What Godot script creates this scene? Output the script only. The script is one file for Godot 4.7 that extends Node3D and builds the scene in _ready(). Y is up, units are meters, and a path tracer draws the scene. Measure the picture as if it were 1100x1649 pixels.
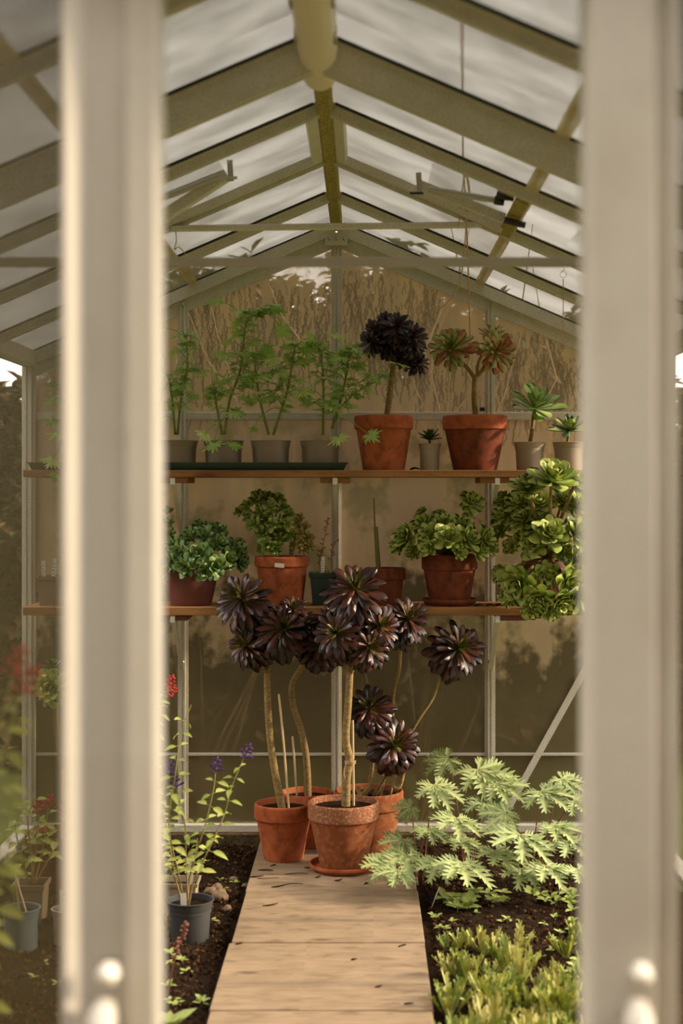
extends Node3D
# A small aluminium greenhouse seen through its half-open sliding doors: shelves of succulents and scented
# geraniums along the back gable, dark tree aeoniums on the path, planted beds on both sides.

const F := 2400.0      # focal length in pixels of the 1100 x 1649 frame
const VX := 585.0      # where the house's long axis vanishes
const VY := 790.0
const H := 1.40        # eye height
const CX := -0.106     # middle of the house
const HW := 1.22       # half width
const BACK := 5.93     # distance of the back glass
const BAY := 0.61
const FRONT := 1.66
const RIDGE := 2.475
const SLOPE := 0.43

var rng := RandomNumberGenerator.new()
var M := {}
var LM := {}
var taken := {}


# ------------------------------------------------------------------ mesh building
class B:
	var v := PackedVector3Array()
	var c := PackedColorArray()
	var u := PackedVector2Array()
	var i := PackedInt32Array()

	func p(at: Vector3, col := Color.WHITE, uv := Vector2.ZERO) -> int:
		v.append(at)
		c.append(col)
		u.append(uv)
		return v.size() - 1

	func tri(a: int, b: int, d: int) -> void:   # counter-clockwise seen from outside
		i.append(a)
		i.append(d)
		i.append(b)

	func quad(a: int, b: int, d: int, e: int) -> void:
		tri(a, b, d)
		tri(a, d, e)

	func flat_quad(a: Vector3, b: Vector3, d: Vector3, e: Vector3, col := Color.WHITE) -> void:
		var n := v.size()
		p(a, col)
		p(b, col)
		p(d, col)
		p(e, col)
		quad(n, n + 1, n + 2, n + 3)

	func mesh() -> ArrayMesh:
		var nn := PackedVector3Array()
		nn.resize(v.size())
		for k in range(0, i.size(), 3):
			var a := i[k]
			var d := i[k + 1]
			var b := i[k + 2]
			var n := (v[b] - v[a]).cross(v[d] - v[a])
			nn[a] += n
			nn[b] += n
			nn[d] += n
		for k in nn.size():
			nn[k] = nn[k].normalized() if nn[k].length_squared() > 1e-20 else Vector3.UP
		var arr := []
		arr.resize(Mesh.ARRAY_MAX)
		arr[Mesh.ARRAY_VERTEX] = v
		arr[Mesh.ARRAY_NORMAL] = nn
		arr[Mesh.ARRAY_COLOR] = c
		arr[Mesh.ARRAY_TEX_UV] = u
		arr[Mesh.ARRAY_INDEX] = i
		var m := ArrayMesh.new()
		m.add_surface_from_arrays(Mesh.PRIMITIVE_TRIANGLES, arr)
		return m


func W(px: float, py: float, d: float) -> Vector3:
	return Vector3((px - VX) / F * d, H + (VY - py) / F * d, -d)


func add_box(b: B, lo: Vector3, hi: Vector3) -> void:
	var x0 := minf(lo.x, hi.x)
	var x1 := maxf(lo.x, hi.x)
	var y0 := minf(lo.y, hi.y)
	var y1 := maxf(lo.y, hi.y)
	var z0 := minf(lo.z, hi.z)
	var z1 := maxf(lo.z, hi.z)
	b.flat_quad(Vector3(x0, y0, z1), Vector3(x1, y0, z1), Vector3(x1, y1, z1), Vector3(x0, y1, z1))
	b.flat_quad(Vector3(x1, y0, z0), Vector3(x0, y0, z0), Vector3(x0, y1, z0), Vector3(x1, y1, z0))
	b.flat_quad(Vector3(x1, y0, z1), Vector3(x1, y0, z0), Vector3(x1, y1, z0), Vector3(x1, y1, z1))
	b.flat_quad(Vector3(x0, y0, z0), Vector3(x0, y0, z1), Vector3(x0, y1, z1), Vector3(x0, y1, z0))
	b.flat_quad(Vector3(x0, y1, z1), Vector3(x1, y1, z1), Vector3(x1, y1, z0), Vector3(x0, y1, z0))
	b.flat_quad(Vector3(x0, y0, z0), Vector3(x1, y0, z0), Vector3(x1, y0, z1), Vector3(x0, y0, z1))


# a box with its edges cut at 45 degrees
func bevel_box(lo: Vector3, hi: Vector3, r: float) -> ArrayMesh:
	var b := B.new()
	var mid := (lo + hi) / 2
	var h := (hi - lo) / 2
	var corner := func(sx: float, sy: float, sz: float, ax: int) -> Vector3:
		var q := Vector3(h.x * sx, h.y * sy, h.z * sz)
		for k in 3:
			if k != ax:
				q[k] -= r * signf(q[k])
		return mid + q
	var faces := [[0, 1, 2], [1, 2, 0], [2, 0, 1]]
	for f in faces:
		for s in [-1.0, 1.0]:
			var pts := []
			for uv in [[-1, -1], [1, -1], [1, 1], [-1, 1]]:
				var sg := Vector3.ZERO
				sg[f[0]] = s
				sg[f[1]] = uv[0]
				sg[f[2]] = uv[1]
				pts.append(corner.call(sg.x, sg.y, sg.z, f[0]))
			if s < 0:
				pts.reverse()
			b.flat_quad(pts[0], pts[1], pts[2], pts[3])
	for f in faces:   # edges running along axis f[0]
		for s1 in [-1.0, 1.0]:
			for s2 in [-1.0, 1.0]:
				var pts := []
				for e in [[-1, f[1]], [1, f[1]], [1, f[2]], [-1, f[2]]]:
					var sg := Vector3.ZERO
					sg[f[0]] = e[0]
					sg[f[1]] = s1
					sg[f[2]] = s2
					pts.append(corner.call(sg.x, sg.y, sg.z, e[1]))
				if s1 * s2 < 0:
					pts.reverse()
				b.flat_quad(pts[0], pts[1], pts[2], pts[3])
	for sx in [-1.0, 1.0]:
		for sy in [-1.0, 1.0]:
			for sz in [-1.0, 1.0]:
				var n := b.v.size()
				for k in 3:
					b.p(corner.call(sx, sy, sz, k))
				if sx * sy * sz > 0:
					b.tri(n, n + 1, n + 2)
				else:
					b.tri(n, n + 2, n + 1)
	return b.mesh()


# sweeps a counter-clockwise profile (x = side, y = up) from a to c
func extrude(b: B, prof: PackedVector2Array, a: Vector3, c: Vector3, up: Vector3) -> void:
	var dir := (c - a).normalized()
	var side := up.cross(dir).normalized()
	var upn := dir.cross(side).normalized()
	var n := prof.size()
	for k in n:
		var p0 := prof[k]
		var p1 := prof[(k + 1) % n]
		var q0 := side * p0.x + upn * p0.y
		var q1 := side * p1.x + upn * p1.y
		b.flat_quad(a + q1, a + q0, c + q0, c + q1)
	var idx := Geometry2D.triangulate_polygon(prof)
	for cap in 2:
		var base := b.v.size()
		var at := a if cap == 0 else c
		for q in prof:
			b.p(at + side * q.x + upn * q.y)
		for k in range(0, idx.size(), 3):
			var t := [idx[k], idx[k + 1], idx[k + 2]]
			var area := (prof[t[1]] - prof[t[0]]).cross(prof[t[2]] - prof[t[0]])
			if (area > 0) == (cap == 0):
				t.reverse()
			b.tri(base + t[0], base + t[2], base + t[1])


func bar_mesh(a: Vector3, c: Vector3, up: Vector3, w: float, t: float) -> ArrayMesh:
	var b := B.new()
	extrude(b, PackedVector2Array([Vector2(-w / 2, -t / 2), Vector2(w / 2, -t / 2), Vector2(w / 2, t / 2), Vector2(-w / 2, t / 2)]), a, c, up)
	return b.mesh()


# an aluminium glazing bar: flange against the glass (up), with a grooved nose into the room (down)
func glazing_profile(w: float, t: float, nose: float, rib: float) -> PackedVector2Array:
	return PackedVector2Array([
		Vector2(-w / 2, 0), Vector2(-w / 2, -t), Vector2(-nose / 2, -t), Vector2(-nose / 2, -rib), Vector2(-nose * 0.18, -rib), Vector2(-nose * 0.18, -rib + 0.005),
		Vector2(nose * 0.18, -rib + 0.005), Vector2(nose * 0.18, -rib), Vector2(nose / 2, -rib), Vector2(nose / 2, -t), Vector2(w / 2, -t), Vector2(w / 2, 0)])


func tube(b: B, pts: Array, radii: Array, seg := 7, col := Color.WHITE, col2 := Color.WHITE) -> void:
	var n := pts.size()
	var last := Vector3.ZERO
	var first := b.v.size()
	for k in n:
		var d: Vector3 = (pts[mini(k + 1, n - 1)] - pts[maxi(k - 1, 0)]).normalized()
		if last == Vector3.ZERO:
			last = d.cross(Vector3.RIGHT if absf(d.x) < 0.8 else Vector3.UP).normalized()
		last = (last - d * last.dot(d)).normalized()
		var o := d.cross(last)
		var r: float = radii[k] if radii.size() > k else radii[-1]
		for s in seg:
			var a := TAU * s / seg
			b.p(pts[k] + (last * cos(a) + o * sin(a)) * r, col.lerp(col2, float(k) / maxi(1, n - 1)), Vector2(float(s) / seg, float(k) / n))
	for k in n - 1:
		for s in seg:
			var s2 := (s + 1) % seg
			b.quad(first + k * seg + s, first + k * seg + s2, first + (k + 1) * seg + s2, first + (k + 1) * seg + s)
	for cap in 2:
		var at := first + (0 if cap == 0 else (n - 1) * seg)
		var m := b.p(pts[0 if cap == 0 else n - 1], col if cap == 0 else col2)
		for s in seg:
			var s2 := (s + 1) % seg
			if cap == 0:
				b.tri(m, at + s2, at + s)
			else:
				b.tri(m, at + s, at + s2)


# a smooth curve through the given points
func curve(pts: Array, per := 5) -> Array:
	var out := []
	var n := pts.size()
	for k in n - 1:
		var p0: Vector3 = pts[maxi(k - 1, 0)]
		var p1: Vector3 = pts[k]
		var p2: Vector3 = pts[k + 1]
		var p3: Vector3 = pts[mini(k + 2, n - 1)]
		for s in per:
			out.append(p1.cubic_interpolate(p2, p0, p3, float(s) / per))
	out.append(pts[n - 1])
	return out


func taper(n: int, a: float, c: float) -> Array:
	var out := []
	for k in n:
		out.append(lerpf(a, c, float(k) / maxi(1, n - 1)))
	return out


func lathe(prof: Array, seg := 32, at := Vector3.ZERO, b: B = null) -> B:
	if b == null:
		b = B.new()
	var n := prof.size()
	var long := 0.0
	var first := b.v.size()
	for k in n:
		if k:
			long += (prof[k] - prof[k - 1]).length()
		for s in seg + 1:
			var a := TAU * s / seg
			b.p(at + Vector3(prof[k].x * cos(a), prof[k].y, prof[k].x * sin(a)), Color.WHITE, Vector2(float(s) / seg * 2.0, long * 5.0))
	var w := seg + 1
	for k in n - 1:
		for s in seg:
			b.quad(first + k * w + s, first + (k + 1) * w + s, first + (k + 1) * w + s + 1, first + k * w + s + 1)
	return b


# doubles the points of a profile a little so that the edges stay crisp when smoothed
func crisp(prof: Array, e := 0.0015) -> Array:
	var out := []
	for k in prof.size():
		var p: Vector2 = prof[k]
		if k > 0:
			var d: Vector2 = prof[k - 1] - p
			if d.length() > 3 * e:
				out.append(p + d.normalized() * e)
		if k == 0 or k == prof.size() - 1:
			out.append(p)
		if k < prof.size() - 1:
			var d2: Vector2 = prof[k + 1] - p
			if d2.length() > 3 * e:
				out.append(p + d2.normalized() * e)
	return out


# ------------------------------------------------------------------ nodes
func numbered(called: String) -> String:
	taken[called] = taken.get(called, -1) + 1
	return called if taken[called] == 0 else "%s_%03d" % [called, taken[called]]


func thing(called: String, label: String, category: String, at := Vector3.ZERO, group := "") -> Node3D:
	var o := Node3D.new()
	o.name = numbered(called)
	o.position = at
	add_child(o)
	tag(o, label, category, group)
	return o


func tag(o: Node3D, label: String, category: String, group := "") -> void:
	o.set_meta("label", label)
	o.set_meta("category", category)
	if group:
		o.set_meta("group", group)


func structure(called: String, label: String, category: String) -> Node3D:
	var o := thing(called, label, category)
	o.set_meta("kind", "structure")
	return o


func part(t: Node, called: String, m: Mesh, mat: Material, xf := Transform3D()) -> MeshInstance3D:
	var o := MeshInstance3D.new()
	o.name = called
	o.mesh = m
	o.material_override = mat
	o.transform = xf
	o.cast_shadow = GeometryInstance3D.SHADOW_CASTING_SETTING_ON
	t.add_child(o, true)
	return o


# ------------------------------------------------------------------ materials
func srgb(r: int, g: int, b: int) -> Color:
	return Color(r / 255.0, g / 255.0, b / 255.0)


func lin(r: int, g: int, b: int) -> Color:
	return srgb(r, g, b).srgb_to_linear()


func mat(called: String, col: Color, rough := 0.7, spec := 0.5, metal := 0.0) -> StandardMaterial3D:
	var m := StandardMaterial3D.new()
	m.resource_name = called
	m.albedo_color = col
	m.roughness = rough
	m.metallic_specular = spec
	m.metallic = metal
	m.cull_mode = BaseMaterial3D.CULL_DISABLED
	M[called] = m
	return m


func leaf_mat(called: String, col: Color, rough: float, back: Color, spec := 0.5) -> StandardMaterial3D:
	var m := mat(called, col, rough, spec)
	m.vertex_color_use_as_albedo = true
	m.backlight_enabled = true
	m.backlight = back
	return m


func noise(s: int, freq: float, oct := 4) -> FastNoiseLite:
	var n := FastNoiseLite.new()
	n.seed = s
	n.noise_type = FastNoiseLite.TYPE_SIMPLEX_SMOOTH
	n.frequency = freq
	n.fractal_octaves = oct
	return n


func tex(im: Image) -> ImageTexture:
	return ImageTexture.create_from_image(im)


# a picture of two noises between three colours; stretch pulls the grain along x
func mottle(w: int, h: int, s: int, a: Color, b: Color, c: Color, f1: float, f2: float, stretch := 1.0, speck := 0.0) -> Image:
	var im := Image.create(w, h, false, Image.FORMAT_RGBA8)
	var n1 := noise(s, f1)
	var n2 := noise(s + 7, f2)
	var r := RandomNumberGenerator.new()
	r.seed = s
	for y in h:
		for x in w:
			var u := float(x) / stretch
			var k := clampf(n1.get_noise_2d(u, y) * 0.9 + 0.5, 0, 1)
			var q := clampf(n2.get_noise_2d(u, y) * 1.6, 0, 1)
			var col := a.lerp(b, k).lerp(c, q)
			if speck > 0:
				col = col * (1.0 - speck * r.randf())
			col.a = 1
			im.set_pixel(x, y, col)
	return im


func tri_map(m: StandardMaterial3D, t: Texture2D, sc: float, world := true) -> void:
	m.albedo_texture = t
	m.uv1_triplanar = true
	m.uv1_world_triplanar = world
	m.uv1_scale = Vector3.ONE * sc


# the film on the back gable's glass: fogged panes, beads and runs of condensation, darker olive lower down
func gable_film() -> Image:
	var n := 1024
	var im := Image.create(n, n, false, Image.FORMAT_RGBA8)
	var a := noise(31, 0.006, 4)
	var f := noise(77, 0.05, 3)
	var g := noise(12, 0.012, 4)
	var r := RandomNumberGenerator.new()
	r.seed = 5
	var fog := srgb(190, 168, 136)
	var olive_tint := srgb(96, 84, 56)
	var pale := srgb(208, 184, 142)
	# y = 0 is at 2.5 m above the ground, x = 0 at 1.25 m to one side of the middle; 2.44 mm a pixel
	var clear := PackedFloat32Array()
	clear.resize(n * n)
	var zones := [[260, 500, 110, 240, 420], [520, 680, 90, 260, 380], [640, 760, 200, 330, 90], [765, 880, 190, 320, 300], [860, 980, 230, 330, 160], [180, 400, 190, 300, 90]]
	for z in zones:
		for k in z[4]:
			var x: float = r.randf_range(z[0], z[1])
			var y: float = r.randf_range(z[2], z[3])
			var long := r.randf_range(5, 75) * (1.0 if r.randf() < 0.5 else 0.3)
			var wide := r.randf_range(0.8, 1.6)
			while long > 0:
				for dx in range(-2, 3):
					var xi := int(x) + dx
					var yi := int(y)
					if xi >= 0 and xi < n and yi >= 0 and yi < n:
						clear[yi * n + xi] = maxf(clear[yi * n + xi], clampf(wide - absf(xi + 0.5 - x), 0, 1))
				x += r.randf_range(-1.1, 1.1)
				y += 1
				long -= 1
	for y in n:
		var up := 2.5 - y * 0.00244
		for x in n:
			var k := a.get_noise_2d(x, y)
			var k2 := g.get_noise_2d(x * 1.7, y * 0.35)
			var k3 := f.get_noise_2d(x, y)
			var low := clampf((1.0 - up + k * 0.45 + k2 * 0.25 + k3 * 0.12) * 5.0, 0, 1)     # darker olive tone from the ground up to a ragged edge
			var col := fog.lerp(pale, clampf(k2 * 1.2 + 0.2, 0, 1)).lerp(olive_tint, low)
			var al := 0.975 + k * 0.03 + k2 * 0.03 + k3 * 0.02
			al = lerpf(al, 0.95 + k * 0.04 + k3 * 0.03 + k2 * 0.04, low)
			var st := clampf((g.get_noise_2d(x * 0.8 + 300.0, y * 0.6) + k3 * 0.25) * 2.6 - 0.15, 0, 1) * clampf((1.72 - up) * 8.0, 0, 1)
			col = col.lerp(srgb(122, 116, 72), st * 0.55 * (1.0 - low))     # ragged green film; its mottling also stands for dappled light
			var cl := clear[y * n + x]
			al *= 1.0 - 0.15 * cl
			col = col.lerp(srgb(74, 66, 56), cl * 0.45)     # runs of clear water show the dark garden
			if up > 1.72:
				al *= 1.0 - 0.05 * r.randf()     # beads
			col.a = clampf(al, 0.05, 0.99)
			im.set_pixel(x, y, col)
	return im


func film(s: int, w: int, h: int, a: Color, b: Color, lo: float, hi: float, sx: float, sy: float) -> Image:
	var im := Image.create(w, h, false, Image.FORMAT_RGBA8)
	var n1 := noise(s, 0.02, 5)
	var n2 := noise(s + 3, 0.008, 4)
	for y in h:
		for x in w:
			var k := clampf(n1.get_noise_2d(x * sx, y * sy) * 0.9 + 0.5, 0, 1)
			var q := clampf(n2.get_noise_2d(x, y) * 0.9 + 0.5, 0, 1)
			var col := a.lerp(b, q)
			col.a = lerpf(lo, hi, k * 0.6 + q * 0.4)
			im.set_pixel(x, y, col)
	return im


func film_mat(called: String, im: Image, back: Color, rough := 0.3) -> StandardMaterial3D:
	var m := mat(called, Color.WHITE, rough, 0.5)
	m.albedo_texture = tex(im)
	m.transparency = BaseMaterial3D.TRANSPARENCY_ALPHA
	m.backlight_enabled = true
	m.backlight = back
	return m


func wood(w: int, h: int, s: int, light: Color, dark: Color, knots: Array) -> Image:
	var im := Image.create(w, h, false, Image.FORMAT_RGBA8)
	var n1 := noise(s, 0.05, 4)
	var n2 := noise(s + 1, 0.013, 3)
	var n3 := noise(s + 2, 0.3, 2)
	for y in h:
		for x in w:
			var yy := float(y) + n2.get_noise_2d(x * 0.15, y * 1.0) * 7.0
			var ring := 0.0
			for q in knots:
				var d := Vector2((x - q[0]) * 0.5, y - q[1])
				var e := d.length()
				if e < q[2] * 3.0:
					yy += signf(d.y) * (q[2] * 3.0 - e) * 0.25
					ring = maxf(ring, clampf(1.0 - absf(e - q[2] * 0.6) / q[2], 0, 1))
			var k := n1.get_noise_2d(x * 0.04, yy * 1.2) * 0.7 + 0.5 + n2.get_noise_2d(x * 0.3, y * 0.6) * 0.5 + n3.get_noise_2d(x, y) * 0.45
			var fl := clampf(n1.get_noise_2d(x * 0.16 + 500.0, y * 1.6) * 3.0 - 1.15, 0, 1) * 0.5
			var st := clampf(n2.get_noise_2d(x * 0.35 + 900.0, y * 0.9) * 1.8 - 0.35, 0, 1) * 0.45
			var col := light.lerp(dark, clampf(k * 0.6 + ring * 0.4 + fl + st, 0, 1.25))
			col.a = 1
			im.set_pixel(x, y, col)
	return im


func make_materials() -> void:
	# painted aluminium, weathered, with specks and a little algae
	var m := mat("bar", Color.WHITE, 0.55, 0.4)
	tri_map(m, tex(mottle(512, 512, 3, srgb(222, 215, 200), srgb(212, 204, 186), srgb(186, 175, 146), 0.012, 0.11, 1.0, 0.10)), 2.6)
	m = mat("door_paint", Color.WHITE, 0.5, 0.45)
	tri_map(m, tex(mottle(128, 128, 4, srgb(188, 180, 168), srgb(182, 173, 160), srgb(174, 164, 149), 0.02, 0.02, 1.0, 0.02)), 0.9)
	m = mat("moss", Color.WHITE, 0.9, 0.2)
	tri_map(m, tex(mottle(256, 256, 9, srgb(206, 186, 118), srgb(166, 148, 82), srgb(108, 94, 52), 0.05, 0.12, 1.0, 0.25)), 3.0)
	m = mat("purlin", Color.WHITE, 0.8, 0.3)
	tri_map(m, tex(mottle(256, 256, 10, srgb(206, 192, 152), srgb(180, 162, 118), srgb(140, 118, 76), 0.05, 0.1, 1.0, 0.2)), 3.0)
	m.backlight_enabled = true
	m.backlight = Color(0.9, 0.85, 0.65)
	mat("tie", srgb(176, 166, 150), 0.5, 0.5)
	mat("black_plastic", srgb(38, 34, 30), 0.5)
	mat("steel", srgb(178, 172, 158), 0.4, 0.5, 0.5)
	mat("white_plastic", srgb(214, 206, 192), 0.4)
	mat("diffuser", srgb(222, 206, 182), 0.45)
	mat("label", srgb(214, 208, 194), 0.5)
	mat("ink", srgb(60, 56, 52), 0.7)
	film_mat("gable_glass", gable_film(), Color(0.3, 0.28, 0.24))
	film_mat("roof_glass", film(41, 512, 512, srgb(128, 125, 107), srgb(112, 108, 84), 0.93, 0.985, 0.12, 0.3), Color(0.26, 0.255, 0.225))
	film_mat("roof_glass_low", film(53, 512, 512, srgb(128, 125, 107), srgb(112, 108, 84), 0.92, 0.97, 0.12, 0.3), Color(0.26, 0.255, 0.225))     # film on the lower panes thinned to let more sun in
	film_mat("lap_film", film(54, 256, 256, srgb(214, 200, 160), srgb(176, 156, 106), 0.85, 0.97, 1.0, 1.0), Color(0.42, 0.38, 0.28))
	film_mat("wall_glass", film(63, 256, 256, srgb(150, 146, 122), srgb(120, 116, 84), 0.03, 0.16, 1.0, 0.4), Color(0.4, 0.4, 0.32), 0.28)
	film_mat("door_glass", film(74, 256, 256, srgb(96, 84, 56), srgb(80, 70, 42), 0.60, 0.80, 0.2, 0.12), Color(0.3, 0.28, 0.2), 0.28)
	# clay
	var clay := tex(mottle(512, 256, 21, srgb(176, 98, 58), srgb(156, 80, 44), srgb(134, 68, 40), 0.008, 0.012, 1.0, 0.08))
	m = mat("clay", Color.WHITE, 0.85, 0.3)
	m.albedo_texture = clay
	m = mat("clay_pale", Color.WHITE, 0.9, 0.25)
	m.albedo_texture = tex(mottle(512, 256, 22, srgb(148, 88, 52), srgb(130, 72, 42), srgb(156, 110, 76), 0.01, 0.02, 1.0, 0.1))
	m = mat("clay_dark", Color.WHITE, 0.85, 0.3)
	m.albedo_texture = tex(mottle(512, 256, 23, srgb(124, 62, 36), srgb(106, 52, 30), srgb(82, 44, 28), 0.008, 0.012, 1.0, 0.1))
	m = mat("clay_chalk", Color.WHITE, 0.9, 0.2)
	m.albedo_texture = tex(mottle(512, 256, 24, srgb(138, 84, 54), srgb(150, 98, 70), srgb(178, 150, 122), 0.03, 0.06, 1.0, 0.12))
	mat("taupe", srgb(128, 110, 88), 0.55)
	mat("taupe_light", srgb(150, 134, 110), 0.55)
	mat("tray_green", srgb(24, 52, 40), 0.45)
	mat("pot_green", srgb(26, 40, 32), 0.45)
	mat("pot_black", srgb(50, 48, 46), 0.6)
	mat("pot_blue", srgb(84, 96, 98), 0.5)
	mat("bowl_brown", srgb(94, 44, 30), 0.6)
	m = mat("soil", Color.WHITE, 1.0, 0.1)
	tri_map(m, tex(mottle(512, 512, 33, srgb(58, 42, 28), srgb(34, 25, 18), srgb(92, 70, 46), 0.04, 0.13, 1.0, 0.5)), 2.0)
	m = mat("crumb", srgb(66, 47, 31), 1.0, 0.1)
	m.vertex_color_use_as_albedo = true
	m = mat("slab", Color.WHITE, 0.85, 0.25)
	m.albedo_texture = tex(wood(1024, 1024, 14, srgb(152, 129, 103), srgb(108, 88, 66), [[760, 300, 20], [420, 700, 9], [200, 150, 8]]))
	m = mat("shelf_wood", Color.WHITE, 0.7, 0.3)
	m.albedo_texture = tex(wood(1024, 256, 15, srgb(166, 118, 72), srgb(104, 66, 36), [[300, 120, 10], [800, 60, 8]]))
	m = mat("kerb", Color.WHITE, 0.9, 0.2)
	tri_map(m, tex(mottle(256, 256, 36, srgb(120, 100, 72), srgb(84, 68, 46), srgb(58, 54, 34), 0.03, 0.07, 1.0, 0.25)), 2.0)
	mat("stake", srgb(186, 160, 120), 0.8)
	mat("string", srgb(188, 152, 116), 0.9, 0.2)
	mat("wire", srgb(150, 146, 138), 0.4, 0.5, 0.6)
	m = mat("bark", Color.WHITE, 0.85, 0.2)
	tri_map(m, tex(mottle(128, 256, 37, srgb(176, 152, 104), srgb(136, 110, 68), srgb(92, 72, 44), 0.06, 0.2, 1.0, 0.15)), 4.0)
	m = mat("stone", Color.WHITE, 0.9, 0.2)
	tri_map(m, tex(mottle(128, 128, 38, srgb(150, 124, 96), srgb(110, 90, 70), srgb(86, 74, 60), 0.05, 0.1, 1.0, 0.15)), 4.0)
	# leaves: the vertex colours hold the pigment
	leaf_mat("pel", Color.WHITE, 0.6, Color(0.55, 0.7, 0.3), 0.35)
	leaf_mat("pel_pale", Color(1.0, 1.0, 0.92), 0.6, Color(0.6, 0.7, 0.34), 0.35)
	leaf_mat("fern", Color.WHITE, 0.6, Color(0.5, 0.6, 0.36), 0.35)
	leaf_mat("salad", Color(1.0, 0.97, 0.95), 0.6, Color(0.6, 0.6, 0.34), 0.35)
	leaf_mat("salvia", Color.WHITE, 0.6, Color(0.6, 0.66, 0.3), 0.35)
	leaf_mat("petal", Color.WHITE, 0.6, Color(0.5, 0.4, 0.5), 0.3)
	leaf_mat("dark", Color.WHITE, 0.38, Color(0.24, 0.08, 0.03), 0.48)
	leaf_mat("green", Color.WHITE, 0.42, Color(0.5, 0.62, 0.2), 0.45)
	leaf_mat("two_tone", Color.WHITE, 0.45, Color(0.4, 0.34, 0.16), 0.4)
	leaf_mat("dry", Color.WHITE, 0.9, Color(0.2, 0.15, 0.08), 0.2)
	leaf_mat("stem", Color.WHITE, 0.7, Color(0.1, 0.12, 0.04), 0.3)
	leaf_mat("hedge", Color.WHITE, 0.7, Color(0.3, 0.34, 0.14), 0.3)
	leaf_mat("grass", Color.WHITE, 0.8, Color(0.3, 0.4, 0.16), 0.3)


# ------------------------------------------------------------------ leaves: length 1 along +z, face up +y
func ramp(cols: Array, t: float) -> Color:
	var x := clampf(t, 0, 1) * (cols.size() - 1)
	var k := mini(int(x), cols.size() - 2)
	return cols[k].lerp(cols[k + 1], x - k)


# a fleshy spoon-shaped leaf with an upper and a lower skin
func spoon(w: float, thick: float, curl: float, cup: float, shoulder: float, cols: Array, pointed := 0.0) -> ArrayMesh:
	var b := B.new()
	var rows := [0.0, 0.22, 0.48, 0.7, 0.86, 0.96, 1.0]
	for t in rows:
		var wid: float = lerpf(0.28, 1.0, smoothstep(0.0, shoulder, t))
		if t > shoulder:
			var q: float = (t - shoulder) / (1.0 - shoulder)
			wid *= sqrt(maxf(0.02, 1.0 - q * q)) * (1.0 - pointed * q * 0.5)
		var hw: float = w * wid / 2
		var y: float = curl * t * t
		var th: float = thick * lerpf(0.9, 0.35, t)
		var col := ramp(cols, t)
		b.p(Vector3(-hw, y + cup * hw, t), col)
		b.p(Vector3(0, y + th * 0.25, t), col)
		b.p(Vector3(hw, y + cup * hw, t), col)
		b.p(Vector3(0, y - th * 0.75, t), col)
	for k in rows.size() - 1:
		for s in 4:
			var s2 := (s + 1) % 4
			b.quad(k * 4 + s, (k + 1) * 4 + s, (k + 1) * 4 + s2, k * 4 + s2)
	return b.mesh()


# a thin blade with a folded midrib; teeth > 0 saws its edge
func blade(w: float, rows: int, curl: float, fold: float, wide_at: float, col: Color, rib: Color, teeth := 0.0) -> ArrayMesh:
	var b := B.new()
	for k in rows + 1:
		var t := float(k) / rows
		var hw := w / 2 * (pow(sin(PI * pow(t, wide_at)), 0.8) if t < 1 else 0.0)
		if teeth > 0 and k % 2 == 1:
			hw *= 1.0 - teeth
		hw = maxf(hw, 0.012)
		var y := curl * t * t
		var zs := t - (0.06 if teeth > 0 and k % 2 == 1 else 0.0)
		b.p(Vector3(-hw, y + fold * hw, zs), col)
		b.p(Vector3(0, y, t), rib)
		b.p(Vector3(hw, y + fold * hw, zs), col)
	for k in rows:
		var a := k * 3
		b.quad(a, a + 3, a + 4, a + 1)
		b.quad(a + 1, a + 4, a + 5, a + 2)
	return b.mesh()


# scented geranium: five deep lobes, each toothed, ruffled round the petiole
func lobed_leaf(sd: int, col: Color, rib: Color, edge: Color) -> ArrayMesh:
	var r := RandomNumberGenerator.new()
	r.seed = sd
	var b := B.new()
	var n := 90
	var lobes := [-122.0, -62.0, 0.0, 62.0, 122.0]
	var size := [0.62, 0.85, 1.0, 0.88, 0.66]
	var ph := r.randf() * TAU
	var hub := b.p(Vector3.ZERO, rib)
	for ring in 2:
		for k in n + 1:
			var a := lerpf(-158, 158, float(k) / n)
			var best := 0.34
			var mid := 0.0
			for q in 5:
				var da: float = absf(a - lobes[q])
				var s: float = size[q] * pow(maxf(0.0, 1.0 - da / 42.0), 0.42)
				if s > best:
					best = s
					mid = clampf(1.0 - da / 14.0, 0, 1)
			var tooth := 1.0 - 0.42 * (0.5 + 0.5 * cos(a / 316.0 * TAU * 15.0 + PI))
			var rad := best * tooth * (0.5 if ring == 0 else 1.0)
			if ring == 0:
				rad = lerpf(best, 0.5, 0.5) * 0.5
			var ang := deg_to_rad(a)
			var y := 0.10 * sin(ang * 5.0 + ph) * rad - 0.16 * rad * rad + 0.05 * r.randf_range(-1, 1) * rad
			y -= 0.10 * rad * mid * -1.0
			b.p(Vector3(sin(ang) * rad, y, cos(ang) * rad), rib.lerp(col, 0.6 + 0.4 * (1.0 - mid)) if ring == 0 else col.lerp(edge, 0.6))
	for k in n:
		var i0 := hub + 1 + k
		var o0 := hub + 1 + n + 1 + k
		b.tri(hub, i0, i0 + 1)
		b.quad(i0, o0, o0 + 1, i0 + 1)
	return b.mesh()


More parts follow.
